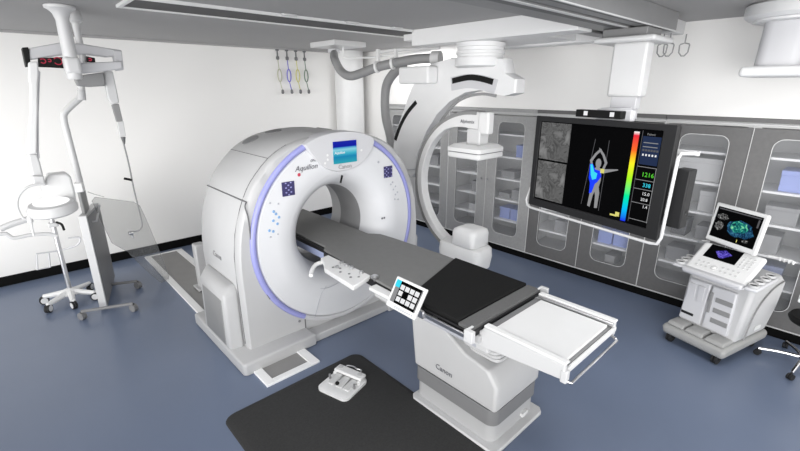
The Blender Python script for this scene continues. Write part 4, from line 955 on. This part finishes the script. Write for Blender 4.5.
disp = arm_prism('digital_display', [(38, 58), (66, 57), (68, 68.5), (50, 67.5), (38, 67)], YL+.03, .028, 'black', la, .003, label='dark display with red symbols')
disp2 = arm_prism('digital_display', [(86, 56), (95, 58), (95.5, 63), (87, 62)], YL+.03, .028, 'black', la, .003, label='dark display with red symbols')
for px, py, r_ in ((43, 61, .017), (58, 61, .028), (49.5, 60.5, .010), (90, 59.5, .010)):
    p = at(px, py, y=YL+.028); b = B(); add_tube(b, [p+Vector((r_*math.cos(a), 0, r_*math.sin(a))) for a in [R(-150+i*20) for i in range(16)]], .0045, 6, smooth=False); obj('red_symbol', b, 's_red', disp)
# bright column of the lamp arm
lm = thing('surgical_lamp', 'white round surgical lamp on a jointed arm, switched on, at the left edge', 'surgical lamp', (.22, 4.7, 1.3))
arm_prism('upper_post', [(28.5, 62), (38, 61), (39, 74), (38, 86), (38, 112), (37.5, 130), (37, 154), (27, 155), (28, 130), (30, 112), (30, 86), (28.5, 80)], 4.60, .08, 'bright', lm)
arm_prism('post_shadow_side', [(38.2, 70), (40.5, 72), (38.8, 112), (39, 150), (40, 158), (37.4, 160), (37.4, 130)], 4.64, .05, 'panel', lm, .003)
arm_prism('lower_post', [(28, 154), (37, 154), (40, 162), (44, 178), (47, 186), (35, 186), (31, 170)], 4.62, .07, 'white', lm)
arm_prism('lamp_box', [(46, 178), (50, 175), (66, 173.5), (71, 176), (75, 190), (77, 204), (62, 210), (45, 206), (43, 195)], 4.66, .16, 'bright', lm, .02)
arm_prism('joint', [(32, 176), (44, 176), (45, 184), (34, 185)], 4.58, .10, 'white', lm, .01)
c0 = at(53, 208, y=4.55)
b = B(); add_lathe(b, [(.10, .055), (.155, .045), (.175, .01), (.172, -.03), (.15, -.045), (.12, -.048)], (0, 0, 0), seg=40); b.transform(Matrix.Translation(c0) @ Matrix.Rotation(R(6), 4, 'X') @ Matrix.Rotation(R(-3), 4, 'Y')); hd = obj('lamp_head', b, 'white', lm, angle=40)
b = B(); add_lathe(b, [(.118, -.046), (.118, -.054), (.09, -.060)], (0, 0, 0), seg=36)
# the lens sits on the underside and on the camera-facing rim
b.transform(Matrix.Translation(c0) @ Matrix.Rotation(R(6), 4, 'X')); obj('lens', b, 'lamp', lm)
b = B(); add_lathe(b, [(.125, .0), (.125, .006), (.1, .010)], (0, 0, 0), seg=36); b.transform(Matrix.Translation(c0+Vector((0, 0, .052))) @ Matrix.Rotation(R(6), 4, 'X')); obj('top_lens', b, 'lamp', lm)
b = B(); add_tube(b, [at(px, py, y=4.52) for px, py in ((40, 184), (28, 187), (19, 196), (17.5, 207), (23, 218), (30, 220))], .009, 8); obj('handle_arc', b, 'white', lm)
b = B(); add_tube(b, [at(px, py, y=4.5) for px, py in ((30, 215), (32, 228), (34, 236))], .008, 8); add_lathe(b, [(.01, 0), (.018, -.01), (.02, -.05), (.008, -.06)], at(29, 216, y=4.5), seg=14); obj('grip', b, 'bright', lm)
b = B(); add_tube(b, [at(px, py, y=4.75) for px, py in ((0, 229), (12, 224), (28, 219))], .026, 8); obj('side_arm', b, 'white', lm)
b = B(); add_tube(b, [at(px, py, y=4.7) for px, py in ((0, 234), (6, 234), (14, 238), (30, 235), (48, 234), (57, 236))], .016, 8); obj('lower_arm', b, 'white', lm)

# elbow arm holding the upright shield, hook arm
ea = thing('elbow_arm', 'pale jointed arm bending from the ceiling boom down to the upright shield', 'arm', (.6, 5.0, 1.5))
b = B(); add_tube(b, [at(px, py, y=5.0) for px, py in ((80, 76), (82, 92), (81, 97), (66, 111), (64, 119), (68, 136), (80, 182))], .027, 14, n=4); obj('tube', b, 'white', ea)
b = B(); add_cyl(b, at(81, 90, y=4.97), at(82, 100, y=4.97), .032, seg=18); obj('joint', b, 'grey', ea)
b = B(); add_tube(b, [at(77, 72, y=4.93), at(84, 84, y=4.93)], .008, 6, smooth=False); obj('cable', b, 'bright', ea)
ha = thing('hook_arm', 'slim hanging arm with grey sleeve and thin wire hook in front of the left wall', 'arm', (.9, 5.0, 1.0))
arm_prism('sleeve', [(104, 71), (113, 71), (117, 90), (119.5, 103), (112, 105), (108, 98), (105, 84)], 4.97, .07, 'white', ha)
arm_prism('grey_sleeve', [(112, 105), (119, 104), (123, 121), (117, 122)], 4.98, .05, 'hose', ha, .004)
arm_prism('lower_sleeve', [(117, 122), (123.5, 121), (126, 136), (120, 137)], 4.98, .05, 'white', ha, .006)
b = B(); add_lathe(b, [(.022, 0), (.012, -.05), (.006, -.07)], at(123, 137, y=5.0), seg=12); obj('tip', b, 'seam', ha)
b = B(); add_tube(b, [at(px, py, y=5.0) for px, py in ((123, 141), (129, 165), (134, 190), (141, 219), (141.5, 227), (138, 231), (132, 232))], .0075, 8); obj('wire', b, 'hose', ha)
b = B(); add_tube(b, [at(px, py, y=5.0) for px, py in ((132, 180), (127, 179), (124, 178.5))], .012, 8); obj('grip', b, 'black', ha)
b = B(); p = at(131, 233, y=5.0); add_cyl(b, p-Vector((.02, 0, 0)), p+Vector((.02, 0, 0)), .02, seg=14); add_cyl(b, p+Vector((0, 0, .01)), p-Vector((-.01, 0, .05)), .009, seg=8); obj('hook_end', b, 'metal', ha)

# acrylic shield: clear curved sheet behind the hook
pts = [(92, 201), (95, 197), (134, 202), (140, 206), (147, 221), (157, 245), (169, 276), (167, 284), (160, 282), (146, 270), (128, 252), (112, 243), (103, 225)]
b = B(); add_prism(b, [at(a, c_, y=5.75) for a, c_ in pts], (0, .012, 0)); 
t = thing('clear_shield', 'clear acrylic radiation shield hanging between the upright shield and the floor rail', 'shield', (1.0, 5.75, .1))
obj('sheet', b, 'acrylic', t, smooth=False)
b = B(); P = [at(a, c_, y=5.744) for a, c_ in pts]; add_tube(b, P+[P[0]], .0035, 6, smooth=False); obj('edge', b, 'acrylic', t)
b = B(); add_tube(b, [at(104, 197, y=5.74), at(94, 194, y=5.62), at(88, 192, y=5.50)], .006, 8); obj('hanger', b, 'acrylic', t)

# upright mobile lead shield
ms_ = thing('mobile_shield', 'tall narrow white and grey upright shield on low casters by the left wall', 'mobile shield', (.50, 5.52, 0))
ang = math.atan2(.25, .95); MF = Vector((.44, 5.41, 0)); me_ = Vector((math.sin(ang), math.cos(ang), 0)); mr_ = Vector((math.cos(ang), -math.sin(ang), 0))
def sp_(a, e, z): return MF+mr_*a+me_*e+Vector((0, 0, z))
def sbx(a0, a1, e0, e1, z0, z1):
    b = B(); add_prism(b, [sp_(a0, e0, z0), sp_(a1, e0, z0), sp_(a1, e1, z0), sp_(a0, e1, z0)], (0, 0, z1-z0)); return b
b = B(); add_prism(b, [sp_(0, .004, .03), sp_(0, .90, .03), sp_(0, .90, 1.03), sp_(0, .004, 1.10)], mr_*.074); obj('core', b, 'grey', ms_, .004)
b = B(); add_prism(b, [sp_(.075, .02, .05), sp_(.075, .88, .05), sp_(.075, .88, 1.01), sp_(.075, .02, 1.08)], mr_*.006); obj('grey_side', b, 'mid', ms_, .002, label='darker grey side panel')
obj('front_edge', sbx(.002, .072, -.008, .003, .03, 1.10), 'white', ms_, .003)
obj('upper_plate', sbx(.02, .05, .12, .42, 1.08, 1.36), 'shade', ms_, .006)
b = B(); add_tube(b, [sp_(.082, .20, .98), sp_(.12, .20, .98), sp_(.12, .62, 1.06), sp_(.082, .62, 1.04)], .010, 8, smooth=False); obj('handle', b, 'panel', ms_)
obj('arm_clamp', sbx(.0, .085, .10, .20, 1.33, 1.43), 'bright', ms_, .012)
b = B(); add_tube(b, [sp_(-.03, .08, 1.38), sp_(.0, .12, 1.40)], .015, 8, smooth=False); obj('clamp_knob', b, 'black', ms_)
b = B(); add_tube(b, [(.27, 5.32, .095), (.72, 5.15, .095)], .018, 8, smooth=False); obj('foot_bar', b, 'mid', ms_)
b = B(); add_tube(b, [(.50, 5.95, .095), (.90, 5.77, .095)], .018, 8, smooth=False); obj('foot_bar', b, 'mid', ms_)
for x, y in ((.27, 5.32), (.72, 5.15), (.90, 5.77)):
    b = B(); caster(b, (x, y, .044), .043, .024, .5); cw = obj('caster', b, 'mid', ms_); b = B(); add_cyl(b, (x, y, .044), (x, y, .095), .012, seg=8); obj('fork', b, 'dark', cw)

# drip / equipment stand
iv = thing('equipment_stand', 'rolling pole stand with white five-wheel base next to the upright shield', 'pole stand', (.25, 6.1, 0))
IC = Vector((.25, 5.95, 0))
b = B(); add_cyl(b, IC+Vector((0, 0, .11)), IC+Vector((0, 0, 1.35)), .023, seg=18); obj('pole', b, 'metal', iv)
b = B(); add_lathe(b, [(.10, .085), (.11, .10), (.07, .135), (.028, .155)], IC, seg=24); obj('hub', b, 'bright', iv)
for kx in range(5):
    a = R((-140, -92, -42, 38, 160)[kx]); rl = (.30, .28, .28, .26, .26)[kx]; e = IC+Vector((math.cos(a)*rl, math.sin(a)*rl, 0))
    b = B(); add_tube(b, [IC+Vector((0, 0, .115)), IC+(e-IC)*.6+Vector((0, 0, .10)), e+Vector((0, 0, .095))], lambda s_: .036-.012*s_, 8); lg = obj('leg', b, 'bright', iv)
    b = B(); caster(b, e+Vector((0, 0, .048)), .047, .022, a+1.9); cw = obj('caster', b, 'rubber', lg)
    b = B(); d = Vector((math.cos(a+1.9), math.sin(a+1.9), 0)); add_cyl(b, e+Vector((0, 0, .048))-d*.0255, e+Vector((0, 0, .048))+d*.0255, .034, seg=18); add_cyl(b, e+Vector((0, 0, .05)), e+Vector((0, 0, .098)), .012, seg=8); obj('hub_cap', b, 'bright', lg)
b = B(); add_tube(b, [IC+Vector((0, 0, .62)), IC+Vector((.16, -.05, .66)), IC+Vector((.20, -.05, .74)), IC+Vector((.10, -.05, .76))], .010, 8); add_tube(b, [IC+Vector((0, 0, .62)), IC+Vector((-.20, -.02, .64)), IC+Vector((-.23, -.02, .46)), IC+Vector((-.12, -.02, .46)), IC+Vector((-.10, -.02, .62))], .010, 8, smooth=False); obj('basket_wire', b, 'panel', iv)
b = B(); add_box(b, IC+Vector((0, 0, .93)), (.09, .07, .05)); obj('clamp', b, 'white', iv, .01)
b = B(); add_tube(b, [IC+Vector((.03, -.04, .96)), IC+Vector((.07, -.06, .93)), IC+Vector((.08, -.06, .86))], .013, 8); obj('clamp_lever', b, 'black', iv)
